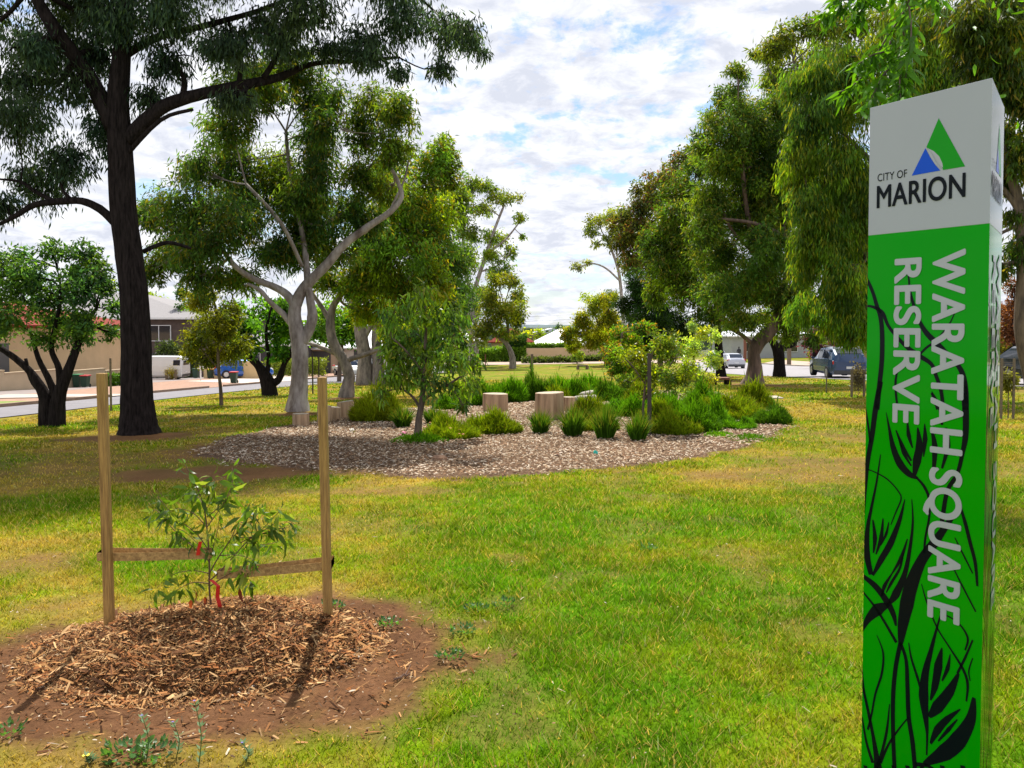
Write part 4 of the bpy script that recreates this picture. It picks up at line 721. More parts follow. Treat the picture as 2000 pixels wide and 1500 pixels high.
def bench(pl, pr, hp, label, mt, leg):
    a = at(*pl); c = at(*pr); Y = a.y; k = Y/F; c = Vector((ray(*pr)[0]*Y, Y, a.z)); c.z = G(c.x, c.y); root = empty('slab_bench', (a+c)/2, label, 'bench'); h = hp*k; w = (c-a).length; mid = (a+c)/2; zt = max(a.z, c.z)+h
    m = MB(); m.box((mid.x, mid.y+.22, zt-.05), (w*1.12, .45, .10)); m.build('seat', mt, root, bevel=.015)
    for e in (a, c):
        s = MB(); s.tube([(e.x, e.y+.22, e.z-.05), (e.x, e.y+.22, zt-.11)], [.17, .16], 10, rough=.05); s.build('leg', leg, root)
bench((1395,752),(1424,753),14,'low red topped slab bench on dark stumps beneath the leaning gum',REDW,BARKD)
bench((1129,722),(1147,722),9,'dark low slab bench on the far lawn before the fence',GREYW,GREYW)
def post(px, y0, y1, rpx, label, name='post', m_=POSTM, group=None, cat='post', sq=True):
    b = at(px, y1); t = pt(px, y0, b.y); r = rpx*b.y/F; m = MB()
    if sq: m.box((b.x, b.y, (b.z-.1+t.z)/2), (2*r, 2*r, t.z-b.z+.1)); m.box((b.x, b.y, t.z+r*.1), (1.7*r, 1.7*r, r*.2))
    else:
        m.tube([(b.x, b.y, b.z-.1), (b.x, b.y, (b.z+t.z)/2), t], [r*1.05, r, r*.92], 10)
    o = m.build(name, m_); o.data.transform(Matrix.Translation(-b)); o.location = b; return tag(o, label, cat, group)
post(1039,692,770,2.6,'brown square post rising behind the green bushes','post',GREYW)
post(1268,690,850,4.2,'dark round post supporting the wispy young tree','post',POSTM,sq=False)
post(217,700,803,1.5,'thin stake of a tree guard left of the black trunk','guard_stake',GREYW,cat='stake')
post(611,690,770,1.2,'thin tree guard stake right of the forked gum','guard_stake',POSTM,'guard stakes by the forked gum','stake')
post(623,696,768,1.2,'second thin guard stake by the forked gum, nearer the timber stake','guard_stake',POSTM,'guard stakes by the forked gum','stake')
post(1614,735,768,1.0,'thin short stake on the shaded lawn left of the sign','guard_stake',GREYW,cat='stake')
post(933,690,716,1.0,'thin stake on the far lawn, leftmost','guard_stake',REDW,'thin stakes at the far lawn','stake')
post(948,692,716,1.0,'thin stake on the far lawn, right one of two','guard_stake',REDW,'thin stakes at the far lawn','stake')
post(1541,640,713,4,'grey timber power pole beyond the right road','power_pole',GREYW,cat='pole',sq=False)
post(1455,660,706,3,'brown timber pole beside the distant pedestrian','power_pole',REDW,cat='pole',sq=False)
def tree_guard(x0, x1, y0, y1, cy, col, lab, shr, sc=(10,12)):
    b = at((x0+x1)/2, y1); Y = b.y; k = Y/F; root = empty('guarded_shrub', b, lab, 'shrub'); 
    for x in (x0, x1):
        e = pt(x, y0, Y); m = MB(); m.box((e.x, Y, (e.z+b.z)/2-.05), (3.6*k, 3.6*k, e.z-b.z+.1)); m.build('stake', GREYW, root)
    m = MB()
    for i in range(9):
        for j in range(2): p = pt(x0, y0+8+i*4, Y); q = pt(x1, y0+8+i*4, Y); p.y += j*.3; q.y += j*.3; m.tube([p, q], [.004, .004], 4)
    m.build('wire_mesh', GREYW, root); rs = np.random.RandomState(int(x0)); n = 900; c = np.array(pt((x0+x1)/2, cy, Y+.15)); P = c+rs.normal(size=(n,3))*np.array([sc[0]*k, sc[0]*k, sc[1]*k])*.7; D = nrm(rs.normal(size=(n,3)))
    V, f, C = leaves(P, D, nrm(np.cross(D, rs.normal(size=(n,3)))), .09*np.ones(n), .035*np.ones(n), np.array(col)*(.6+.8*rs.rand(n,1))); npmesh('foliage', V, f, LEAF, parent=root, col=C)
    m = MB(); m.tube([b, Vector(c)], [.012, .006], 6); m.build('stem', TWIG, root)
tree_guard(1664,1688,722,776,738,(.14,.12,.09),'grey staked shrub in a wire guard left of the sign',1,(9,16))
tree_guard(1957,1981,700,818,745,(.16,.17,.03),'yellow green staked shrub right of the sign',1,(11,12))
tree_guard(325,343,722,742,728,(.28,.24,.03),'small yellow leaved shrub held by stakes on the verge',1,(8,8))
def slab():
    b = at(1495,778); m = MB(); m.box((b.x, b.y, b.z+.02), (.85, .7, .06)); o = m.build('stone_slab', CONC, bevel=.01); tag(o, 'flat pale stone slab in the shaded lawn right of the bed', 'slab')
slab()
def rubbish():
    b = at(1163,890); m = MB(); m.add([b+Vector(v) for v in ((-.03,0,.02),(.03,-.01,.015),(.035,.02,.05),(-.02,.03,.06),(0,0,.075))], [(0,1,2,3),(0,1,4),(3,2,4),(1,2,4),(0,3,4)]); o = m.build('litter_wrapper', plain('teal_plastic', (.02,.45,.36), .4)); tag(o, 'small crumpled teal wrapper on the wood chips', 'wrapper')
rubbish()
def sticks():
    for i, (x0, y0, x1, y1, r, lab) in enumerate([(660,892,702,878,.012,'thin fallen stick lying across the shaded wood chips'),(1085,893,1100,886,.016,'short brown stick on the wood chips below the tallest log'),(1420,1010,1446,1022,.004,'small dry twig on the right lawn'),(770,1330,806,1318,.005,'little twig at the right edge of the bare soil ring')]):
        a = at(x0, y0); c = at(x1, y1); m = MB(); q = [a.lerp(c, t/6)+Vector((0, .01*math.sin(t*1.7+i), r+.012*(t % 2)*.5)) for t in range(7)]; m.tube(q, [r*(1-.08*t) for t in range(7)], 6, rough=.15); br = a.lerp(c, .55)+Vector((0,0,r)); m.tube([br, br+(c-a)*.25+Vector((.0,.06,.02))], [r*.6, r*.3], 5)
        o = m.build('fallen_stick', TWIG); o.data.transform(Matrix.Translation(-a)); o.location = a; tag(o, lab, 'stick')
    b = at(858, 899); m = MB(); rr = random.Random(2); n = 9
    R2 = [[b+Vector((math.cos(t*6.283/n)*.10*f*rr.uniform(.85,1.15), math.sin(t*6.283/n)*.07*f*rr.uniform(.85,1.15), z)) for t in range(n)] for f, z in ((1.0,-.01),(1.0,.04),(.6,.065))]
    m.add([v for q in R2 for v in q], [(k*n+i, k*n+(i+1) % n, (k+1)*n+(i+1) % n, (k+1)*n+i) for k in range(2) for i in range(n)]+[tuple(2*n+i for i in range(n))]); o = m.build('stone', mat('brown_stone', (.26,.15,.09), .9, .3, 9, .4)); o.data.transform(Matrix.Translation(-b)); o.location = b; tag(o, 'flat brown stone lying on the shaded wood chips', 'stone')
sticks()

# ------------------------------------------------------------------ sign pillar
def sign():
    A = Vector((693/F*2.70, 2.70)); B = Vector((929/F*2.372, 2.372)); ln = (B-A).length; d = (B-A)/ln; nA = Vector((d.y, -d.x)); C = Vector((1.603, 2.69))
    zt = CAMZ+419/F*2.70; zg = G(A.x, A.y)-.1; cen = (A+B+C)/3
    root = empty('sign_pillar', Vector((cen.x, cen.y, G(cen.x, cen.y))), 'tall three sided green and white reserve name sign', 'sign')
    d0 = ray(1690, 460); tY = lambda px, py: None
    def face(px, py):
        r = ray(px, py); # ray (r0*t, t) on line A + s d
        det = r[0]*(-d.y)-(-d.x)*1.0; # solve r*t - d*s = A
        t = (A.x*(-d.y)-(-d.x)*A.y)/det; s = (r[0]*A.y-1.0*A.x)/det
        return Vector((s, CAMZ+r[2]*t))
    def facew(px, py, w): return w*2.55/F
    zl = (face(1690,460).y+face(1925,438).y)/2
    def solid(nm, z0, z1, mt, ins=0):
        m = MB(); P = [A, B, C]; vs = [Vector((p.x, p.y, z)) for z in (z0, z1) for p in P]; m.add(vs, [(2,1,0),(3,4,5),(0,1,4,3),(1,2,5,4),(2,0,3,5)]); return m.build(nm, mt, root, bevel=.0012)
    wm = plain('white_sign_vinyl', (.42,.435,.48), .12, var=.02, spec=.2); gm = plain('green_sign_vinyl', (.001,.33,.001), .08, var=.03, spec=.12)
    solid('white_panel', zl, zt, wm); solid('green_panel', zg, zl, gm)
    bk = plain('black_print', (.004,.007,.010), .12, spec=.1); gr = plain('logo_green', (.002,.30,.002), .3, spec=.2); bl = plain('logo_blue', (.003,.08,.62), .3, spec=.2); lt = plain('letter_white', (.42,.43,.47), .3)
    E1 = .0012
    faces = [(A, B), (B, C), (C, A)]
    def emit(name, mt, polys, e, label=None):
        for (p, q) in faces:
            dl = (q-p).length; kx = dl/ln; dd = (q-p)/dl; nn = Vector((dd.y, -dd.x)); m = MB()
            for P, fs in polys:
                m.add([Vector((p.x+dd.x*s[0]*kx+nn.x*(e+(s[2] if len(s) > 2 else 0)), p.y+dd.y*s[0]*kx+nn.y*(e+(s[2] if len(s) > 2 else 0)), s[1])) for s in P], fs)
            o = m.build(name, mt, root)
            if label: o['label'] = label
    def strip(pl, sc, ox, oy):
        k = [(Vector((*face(ox+x*sc, oy+y*sc), 0)), w*1.03*sc*2.55/F/2) for x, y, w in pl]; s = sm(k, 6); L = []; n = len(s)
        for i in range(n):
            t = s[min(i+1, n-1)][0]-s[max(i-1, 0)][0]; t = t.normalized() if t.length > 1e-9 else Vector((0,1,0)); nn = Vector((-t.y, t.x, 0)); L += [s[i][0]+nn*s[i][1], s[i][0]-nn*s[i][1]]
        L = [(min(max(v.x, .001), ln-.001), v.y) for v in L]
        return (L, [(2*i, 2*i+1, 2*i+3, 2*i+2) for i in range(n-1)])
    S1 = [[(185,935,8),(205,965,16),(225,1010,16),(240,1060,18),(258,1120,20),(264,1200,22),(262,1300,22),(252,1400,22),(242,1500,24)],
      [(183,1065,8),(225,1070,12),(265,1095,18),(290,1150,14),(330,1200,14),(370,1240,18),(420,1275,20),(470,1310,16),(490,1360,16),(510,1420,16),(520,1500,14)],
      [(365,900,5),(375,950,8),(380,1000,9),(395,1060,14),(420,1130,16),(450,1180,22),(490,1220,24),(530,1260,18),(570,1300,18),(600,1350,22),(612,1420,24),(614,1500,24)],
      [(420,1270,10),(450,1240,10),(490,1210,10),(540,1150,6),(570,1090,4)],[(180,1200,5),(182,1350,9),(190,1430,10),(192,1500,10)],[(330,1330,6),(320,1380,11),(322,1440,11),(330,1500,9)],[(470,1430,8),(485,1470,10),(495,1500,10)]]
    S2 = [[(240,-10,22),(220,100,24),(207,200,22),(190,300,20),(180,400,18),(172,500,16),(163,580,8)],[(168,-10,8),(175,60,9),(190,150,9),(200,230,10)],[(165,325,4),(220,345,5),(270,375,6),(310,420,6),(320,450,6),(300,500,6),(280,550,4)],
      [(262,110,2),(275,180,12),(290,250,24),(315,310,32),(350,350,26),(385,368,10)],[(385,170,5),(392,240,30),(382,300,34),(372,355,14)],[(345,150,6),(350,200,18),(365,250,5)],[(300,180,5),(325,240,16),(360,300,8)],[(412,155,3),(414,215,20),(408,285,3)],[(310,210,4),(330,270,14),(360,320,6)],
      [(380,365,9),(410,400,12),(430,450,12),(430,520,9),(415,600,9),(410,660,9)],[(562,-10,24),(572,100,24),(572,200,22),(560,270,16),(540,350,14),(500,420,16),(480,540,18)],[(440,180,8),(452,250,24),(445,370,8)],[(495,170,8),(503,240,20),(480,330,8)],[(440,30,4),(470,90,14),(480,160,10)],
      [(540,440,6),(570,540,14),(590,620,14),(610,700,13),(618,790,8)],[(510,690,4),(560,790,7),(612,890,6)],[(530,600,4),(570,680,7),(600,740,5)],
      [(520,520,16),(450,620,34),(400,690,38),(362,780,52),(342,860,56),(325,950,40),(318,1015,18)],[(318,1010,18),(300,1100,18),(290,1200,19),(288,1300,18),(290,1400,18),(295,1510,18)],[(318,1010,14),(340,1080,15),(345,1180,18),(350,1300,19),(365,1400,20),(375,1510,18)],
      [(240,275,4),(225,380,9),(205,480,12),(190,560,18),(186,660,30),(203,745,22)],[(335,450,3),(315,530,16),(280,620,26),(240,690,24),(210,748,8)],[(210,530,6),(218,600,20),(212,660,6)],[(250,525,5),(242,600,18),(222,665,6)],[(272,540,4),(262,585,12),(240,630,5)],
      [(362,450,3),(366,540,9),(355,640,14),(335,740,20),(300,820,32),(270,860,10)],[(165,745,16),(220,790,28),(265,850,30),(290,900,24),(300,945,8)],[(345,605,4),(320,680,16),(285,740,6),(255,790,16),(245,830,6)],[(165,805,7),(210,860,11),(250,920,12),(302,1010,14)],[(330,660,4),(315,720,10),(280,780,12),(262,815,4)],
      [(275,860,10),(230,880,46),(190,920,26),(165,970,6)],[(225,980,3),(250,1050,9),(245,1130,10),(220,1210,9),(205,1290,9),(190,1350,9)],[(163,1060,8),(172,1180,12),(190,1270,14),(210,1370,16),(225,1460,26),(232,1510,44)],
      [(275,1250,4),(265,1350,11),(245,1440,12),(230,1490,16)],[(350,1300,4),(310,1350,7),(270,1410,9),(240,1480,12)],[(168,1300,6),(185,1400,12),(210,1480,16)],[(400,780,3),(420,850,7),(460,950,7),(510,1030,7),(560,1110,11),(580,1170,11),(575,1240,6)],
      [(478,890,5),(458,960,9),(437,1040,16),(415,1130,28),(408,1220,40),(417,1310,22),(422,1370,10),(420,1450,6)],[(470,890,4),(540,930,6),(580,990,9),(570,1040,6)],[(480,1030,4),(466,1100,32),(452,1180,26),(435,1235,6)],[(512,1055,3),(502,1110,16),(480,1160,6)],[(545,1130,8),(510,1200,34),(462,1262,42),(430,1300,12)],
      [(600,1000,6),(570,1070,9),(540,1130,9)],[(605,1225,12),(592,1310,36),(545,1390,56),(490,1440,54),(410,1484,14)],[(552,1270,4),(500,1310,22),(462,1352,28),(435,1405,8)],[(540,1310,4),(505,1350,14),(465,1395,6)],[(350,1010,4),(360,1070,9),(385,1150,12),(392,1185,4)],[(375,1485,16),(420,1490,14),(455,1510,12)],[(600,1070,4),(585,1120,6),(590,1160,4)]]
    polys = [strip(p, .4667, 1600, 100) for p in S1]+[strip(p, .5, 1600, 750) for p in S2]
    # the same design carries on below the picture's lower edge down to the ground
    for x in (1690, 1712, 1745, 1772, 1800, 1840, 1880): polys.append(strip([(x, 1495, 9), (x+6, 1530, 12), (x-6, 1570, 12), (x+3, 1615, 10)], 1, 0, 0))
    emit('stem_artwork', bk, polys, .0006, 'black line drawing of bending stems and buds')
    def c1(x, y): return face(1600+x*.4667, 100+y*.4667)
    emit('logo_triangle', gr, [([c1(501,280), c1(611,482), c1(519,497), c1(505,460), c1(485,430), c1(449,402)], [(0,1,2,3,4,5)])], .0009, 'green triangle of the council logo')
    emit('logo_base', bl, [([c1(445,406), c1(388,521), c1(508,499), c1(488,478), c1(466,446)], [(0,1,2,3,4)])], .0009, 'blue corner of the council logo')
    emit('logo_leaf', lt, [([c1(452,405), c1(480,418), c1(503,440), c1(516,468), c1(519,487), c1(508,480), c1(494,462), c1(478,432)], [(0,1,2,3,4,5,6,7)]), ([c1(450,405), c1(470,425), c1(490,465), c1(514,495), c1(486,474), c1(464,438)], [(0,1,2,3,4,5)])], .0011, 'white leaf inside the logo')
    def text(s, bl_, br_, tl_, off, mt, nm, e=.0014):
        cu = bpy.data.curves.new('t', 'FONT'); cu.body = s; cu.space_character = 1.02; ob = bpy.data.objects.new('t', cu); COL.objects.link(ob)
        c2 = bpy.data.curves.new('t2', 'FONT'); c2.body = 'E'; o2 = bpy.data.objects.new('t2', c2); COL.objects.link(o2)
        bpy.context.view_layer.update(); dg = bpy.context.evaluated_depsgraph_get(); me = bpy.data.meshes.new_from_object(ob.evaluated_get(dg)); m2 = bpy.data.meshes.new_from_object(o2.evaluated_get(dg))
        X = [v.co.x for v in me.vertices]; x0, x1 = min(X), max(X); yy = [v.co.y for v in m2.vertices]; y0, y1 = min(yy), max(yy)
        O = face(*bl_); U = face(*br_)-O; W = face(*tl_)-O
        if abs(U.x) > abs(U.y): U.y = 0; W.x = 0
        else: U.x = 0; W.y = 0
        vs = [O+U*((v.co.x-x0)/(x1-x0))+W*((v.co.y-y0)/(y1-y0)) for v in me.vertices]
        bs = off*.16
        emit(nm, mt, [([(v.x+ox*bs, v.y+oy*bs, kq*.00012) for v in vs], [tuple(p.vertices) for p in me.polygons]) for kq, (ox, oy) in enumerate([(0,0),(1,0),(-1,0),(0,1),(0,-1),(.7,.7),(-.7,-.7),(.7,-.7),(-.7,.7)][:9 if off else 1])], e)
        bpy.data.objects.remove(ob); bpy.data.objects.remove(o2); bpy.data.meshes.remove(me); bpy.data.meshes.remove(m2)
    text('CITY OF', (1600+245*.4667, 100+546*.4667), (1600+368*.4667, 100+527*.4667), (1600+245*.4667, 100+515*.4667), .0, bk, 'council_lettering')
    text('MARION', (1600+243*.4667, 100+656*.4667), (1600+611*.4667, 100+602*.4667), (1600+243*.4667, 100+567*.4667), .009, bk, 'council_lettering')
    text('WARATAH SQUARE', (1825,492), (1820,1204), (1885,488), .022, lt, 'name_lettering')
    text('RESERVE', (1750,508), (1747,823), (1799,504), .022, lt, 'name_lettering')
sign()

# ------------------------------------------------------------------ roads and verges
def ribbon(name, left, right, mt, off=.02, n=60, kind='structure', sink=False):
    L = np.array(left, float); R = np.array(right, float); t = np.linspace(0, 1, n)
    def rs_(P):
        s = np.concatenate([[0], np.cumsum(np.linalg.norm(np.diff(P, axis=0), axis=1))]); s /= s[-1]; return np.stack([np.interp(t, s, P[:, 0]), np.interp(t, s, P[:, 1])], -1)
    a, b = rs_(L), rs_(R); m = 5; V = []
    for i in range(n):
        for j in range(m): p = a[i]+(b[i]-a[i])*j/(m-1); V.append((p[0], p[1], G(p[0], p[1])+off))
    i = np.arange(n*m).reshape(n, m); o = npmesh(name, np.array(V), np.stack([i[:-1,:-1], i[:-1,1:], i[1:,1:], i[1:,:-1]], -1).reshape(-1,4), mt); tag(o, kind=kind); return o
def kerb(name, P, h=.12, w=.16, mt=KERB):
    m = MB(); P = [Vector((x, y, 0)) for x, y in P]; pts = []
    for i in range(len(P)-1):
        n = max(2, int((P[i+1]-P[i]).length/2))
        for j in range(n): pts.append(P[i].lerp(P[i+1], j/n))
    pts.append(P[-1])
    for i, p in enumerate(pts):
        t = (pts[min(i+1, len(pts)-1)]-pts[max(i-1, 0)]).normalized(); nn = Vector((-t.y, t.x, 0))*w/2; z = G(p.x, p.y)
        m.v += [tuple(p+nn+Vector((0,0,z-.05))), tuple(p+nn+Vector((0,0,z+h))), tuple(p-nn+Vector((0,0,z+h))), tuple(p-nn+Vector((0,0,z-.05)))]
    for i in range(len(pts)-1):
        for j in range(3): m.f.append((4*i+j, 4*i+4+j, 4*i+5+j, 4*i+1+j))
    m.f += [(0,1,2,3), (len(m.v)-1, len(m.v)-2, len(m.v)-3, len(m.v)-4)]
    o = m.build(name, mt); tag(o, kind='structure'); return o
nearL = [(-12.0,-6),(-12.0,19),(-11.95,27),(-11.7,34),(-11.0,41),(-9.2,47),(-8.1,55),(-7,70),(-5.5,88),(-4.0,100.5)]
farL = [(-14.9,-6),(-14.9,19),(-14.8,28),(-14.7,38),(-14.5,45),(-14.0,52),(-13.7,61),(-13.2,85),(-12,98),(-6,112)]
ribbon('road_left', nearL, farL, ASPH)
ribbon('cross_road', [(-12,111.5),(0,111),(12,110),(30,108)], [(-4.5,100.6),(0,101.4),(12,100.5),(28,99)], PATH, off=.03)
nearR = [(24,8),(19.5,24),(17.2,34),(16.2,39),(15.6,43.7),(14.6,50),(14.6,60),(16,75),(20,97)]
farR = [(48,10),(43,28),(40,40),(37,50),(34,60),(31.5,76),(30,84),(27.8,93),(27,104)]
ribbon('road_right', nearR, farR, mat('pale_asphalt', (.27,.255,.27), .85, .1, 1.2, .2, bscale=40))
ribbon('footpath_right', [(48.5,10),(43.5,28),(40.5,40),(37.5,50),(34.5,60),(32,76),(30.5,84),(28.3,93)], [(56,10),(51,28),(48,42),(45,54),(41,66),(38,82),(36,92),(34,104)], PATH, off=.025)
kerb('kerb_right', [(48.2,10),(43.2,28),(40.2,40),(37.2,50),(34.2,60),(31.7,76),(30.2,84),(28,93)], mt=CONC)
ribbon('verge_left', [(-15.1,-6),(-15.0,28),(-14.9,38),(-14.7,45),(-14.2,52),(-13.9,61),(-13.4,85)], [(-19.5,-6),(-20,28),(-21,38),(-23,50),(-24,61),(-24,85)], mat('red_gravel', (.32,.19,.13), .95, .25, 3, .4, bscale=30), off=.015)
ribbon('verge_grass', [(-15.15,22),(-15.1,27.5)], [(-17.8,22),(-18.2,27.5)], mat('verge_turf', (.16,.22,.03), .9, .3, 6, .6), off=.035)
ribbon('driveway', [(-14.95,12),(-14.95,21)], [(-19,12),(-19,22)], CONC, off=.04)
ribbon('driveway_far', [(-14.95,30.5),(-14.9,32.5)], [(-20,30),(-21,34)], CONC, off=.04)
ribbon('forecourt', [(-19.6,-6),(-20,28),(-21,38),(-23,50),(-24,61),(-24,75)], [(-40,-6),(-42,28),(-44,38),(-46,50),(-48,61),(-48,75)], mat('old_asphalt', (.24,.20,.19), .9, .15, 1, .2), off=.01)
for i, (a, b) in enumerate([((-14.95,21.3),(-14.9,30.3)),((-14.85,33),(-14.7,39.5)),((-14.6,41.5),(-14.2,50)),((-14,54),(-13.6,70))]): kerb('kerb_left', [a, b])
ribbon('driveway_white', [(-14.3,46),(-13.9,60)], [(-22,55),(-21,74)], mat('white_concrete', (.55,.47,.40), .85, .1, 1), off=.03)

# ------------------------------------------------------------------ vehicles
def paint(n, c, metal=.3): return plain(n, c, .25, metal=metal, coat=.8, var=.02)
def car(name, label, loc, heading, body, kind='wagon', L=4.5, W=1.8, H=1.6, lightc=None, plate=True):
    """x forward from rear (-L/2) to front (L/2)"""
    root = empty(name, loc, label, 'van' if kind == 'van' else 'car', None); zb = .22; r = .33 if kind != 'van' else .32
    if kind == 'wagon': S = [(-.5,.62,.90,.90,.80,.70),(-.49,.30,.95,1.0,.93,.72),(-.46,.25,1.0,1.30,.98,.76),(-.36,.23,1.02,H-.04,1,.76),(-.1,.22,1.0,H,1,.78),(.08,.22,.98,H-.04,1,.77),(.24,.22,.95,1.05,1,.82),(.28,.22,.93,.96,1,.86),(.42,.23,.84,.86,.96,.8),(.48,.28,.70,.74,.9,.74),(.5,.36,.60,.62,.84,.7)]
    elif kind == 'hatch': S = [(-.5,.55,.85,.85,.82,.68),(-.49,.28,.90,.95,.94,.72),(-.45,.24,.93,1.08,.98,.74),(-.34,.22,.93,H-.04,1,.72),(-.1,.2,.92,H,1,.74),(.08,.2,.9,H-.05,1,.73),(.25,.2,.86,.95,1,.8),(.29,.2,.85,.88,1,.85),(.42,.22,.76,.78,.95,.8),(.48,.26,.64,.67,.9,.74),(.5,.34,.55,.56,.84,.7)]
    elif kind == 'van': S = [(-.5,.40,.95,H-.25,.92,.76),(-.49,.26,1.05,H-.05,.98,.80),(-.46,.24,1.08,H,1,.82),(-.1,.24,1.08,H+.02,1,.83),(.18,.24,1.06,H,1,.82),(.32,.24,1.04,H-.08,1,.80),(.44,.24,.98,1.1,.98,.80),(.48,.26,.85,.9,.94,.78),(.5,.36,.62,.66,.88,.74)]
    else: S = [(-.5,.50,.80,.80,.96,.90),(-.49,.42,.84,.84,.98,.92),(-.1,.42,.84,.84,.98,.92),(-.085,.24,.86,.9,1,.84),(-.06,.22,.9,H-.05,1,.74),(.1,.22,.9,H,1,.74),(.2,.22,.88,.98,1,.82),(.24,.22,.86,.9,1,.86),(.42,.23,.80,.82,.96,.82),(.48,.28,.7,.72,.9,.78),(.5,.36,.6,.6,.86,.74)]
    ca, sa = math.cos(heading), math.sin(heading); lo = Vector(loc)
    def T(x, y, z): return lo+Vector((x*ca-y*sa, x*sa+y*ca, z))
    hw = W/2; rings = []
    for f, z0, zbelt, zr, w, wr in S:
        x = f*L; rings.append([(x, hw*w*.88, z0), (x, hw*w, z0+.14), (x, hw*w*1.0, (z0+zbelt)/2), (x, hw*w*.97, zbelt), (x, hw*wr, max(zr-.06, zbelt+.001)), (x, hw*wr*.8, zr), (x, 0, zr+.015), (x, -hw*wr*.8, zr), (x, -hw*wr, max(zr-.06, zbelt+.001)), (x, -hw*w*.97, zbelt), (x, -hw*w*1.0, (z0+zbelt)/2), (x, -hw*w, z0+.14), (x, -hw*w*.88, z0)])
    m = MB(); n = 13; m.add([T(*v) for R in rings for v in R], [(i*n+j, (i+1)*n+j, (i+1)*n+(j+1) % n, i*n+(j+1) % n) for i in range(len(S)-1) for j in range(n)]+[tuple(range(n)), tuple((len(S)-1)*n+j for j in range(n-1, -1, -1))])
    m.build('body', body, root, smooth=False, bevel=.02)
    def P(i, f, v, side, o=.012):  # f 0..1 between station i and i+1, v 0..1 between belt and roof edge
        a, b = rings[i], rings[i+1]; q = lambda R, k: Vector(R[k]); be = q(a,3).lerp(q(b,3), f); ro = q(a,4).lerp(q(b,4), f); p = be.lerp(ro, v); return T(p.x, (p.y+o)*side, p.z)
    cab = {'wagon': [(2,.6,3,1),(4,.06,4,.94),(5,.08,5,.75)], 'hatch': [(2,.7,3,1),(4,.06,4,.94),(5,.08,5,.7)], 'van': [(4,.1,4,.95),(5,.06,5,.62)], 'ute': [(4,.12,4,.9),(5,.1,5,.7)]}[kind]
    for side in (1, -1):
        for (i0, f0, i1, f1) in cab:
            top = .88; w = MB(); 
            if i0 == i1: Q = [P(i0,f0,.1,side), P(i0,f1,.1,side), P(i0,min(f1, 1),top if (kind, i0) not in (('wagon',5),('hatch',5),('van',5),('ute',5)) else .75,side), P(i0,f0,top,side)]
            else: Q = [P(i0,f0,.1,side), P(i0+1,0.0,.1,side), P(i1,f1*.96,.1,side), P(i1,f1*.96,top,side), P(i0+1,0.0,top,side), P(i0,f0,.7,side)]
            w.add(Q, [tuple(range(len(Q)))]); w.build('side_window', GLASS, root)
    def across(i, f0, f1, wf, nm, o=.012, mt=GLASS):
        a, b = rings[i], rings[i+1]; w = MB(); q = []
        nx = -(b[6][2]-a[6][2]); nz = b[6][0]-a[6][0]; l = math.hypot(nx, nz); nx /= l; nz /= l
        for f, s in ((f0,-1),(f0,1),(f1,1),(f1,-1)):
            c = Vector(a[6]).lerp(Vector(b[6]), f); e = Vector(a[5]).lerp(Vector(b[5]), f); q.append(T(c.x+nx*o, e.y*s*wf, e.z+nz*o+.012))
        w.add(q, [(0,1,2,3)]); w.build(nm, mt, root)
    if kind in ('wagon', 'hatch'): across(2, .02, .9, 1.12, 'rear_window', .02); across(5, .12, .95, 1.12, 'windscreen', .02)
    if kind == 'van':
        across(5, .15, .95, 1.1, 'windscreen', .02); w = MB(); w.add([T(-L*.5-.012, -hw*.62, 1.15), T(-L*.5-.012, hw*.62, 1.15), T(-L*.497-.02, hw*.58, H-.38), T(-L*.497-.02, -hw*.58, H-.38)], [(0,1,2,3)]); w.build('rear_window', GLASS, root)
        for side in (1, -1):
            w = MB(); w.add([T(-L*.47, hw*.985*side, 1.15), T(-L*.36, hw*.985*side, 1.15), T(-L*.36, hw*.88*side, H-.3), T(-L*.47, hw*.88*side, H-.3)], [(0,1,2,3)]); w.build('side_window', GLASS, root)
    if kind == 'ute': across(5, .12, .95, 1.1, 'windscreen', .02); across(3, .2, .9, 1.05, 'rear_window', .02)
    tl = plain('tail_lamp_red', (.55,.01,.01), .2); hl = plain('lamp_clear', (.75,.75,.75), .1)
    for s in (1, -1):
        w = MB(); w.box((0,0,0), (.16,.20,.16)); zt = .86 if kind != 'van' else .9; w.v = [tuple(T(-L*.475+v[0], s*hw*.83+v[1], zt+v[2])) for v in w.v]; w.build('tail_light', tl, root, bevel=.02)
        w = MB(); w.box((0,0,0), (.16,.30,.13)); w.v = [tuple(T(L*.475+v[0], s*hw*.66+v[1], .66+v[2])) for v in w.v]; w.build('headlight', hl, root, bevel=.02)
        for xx in (-.30, .30):
            wh = MB(); wh.tube([T(xx*L, s*(hw-.22), r), T(xx*L, s*(hw+.015), r)], [r, r], 20); t = wh.build('wheel', RUBBER, root, smooth=False)
            rm = MB(); rm.tube([T(xx*L, s*(hw+.012), r), T(xx*L, s*(hw+.03), r)], [r*.62, r*.5], 12); ro = rm.build('rim', RIM, None); ro.data.transform(Matrix.Translation(-lo)); ro.parent = t
        w = MB(); w.box((0,0,0), (.12,.16,.10)); w.v = [tuple(T(L*.2+v[0], s*(hw+.08)+v[1], 1.0+v[2])) for v in w.v]; w.build('mirror', body, root, bevel=.02)
    if plate:
        w = MB(); w.box((0,0,0), (.02,.42,.12)); w.v = [tuple(T(-L*.5-.012+v[0], v[1], .62+v[2])) for v in w.v]; w.build('number_plate', WHITE, root)
    w = MB(); w.box((0,0,0), (.10,W*.86,.20)); w.v = [tuple(T(-L*.492+v[0], v[1], .38+v[2])) for v in w.v]; w.build('bumper', DARKG, root, bevel=.02)
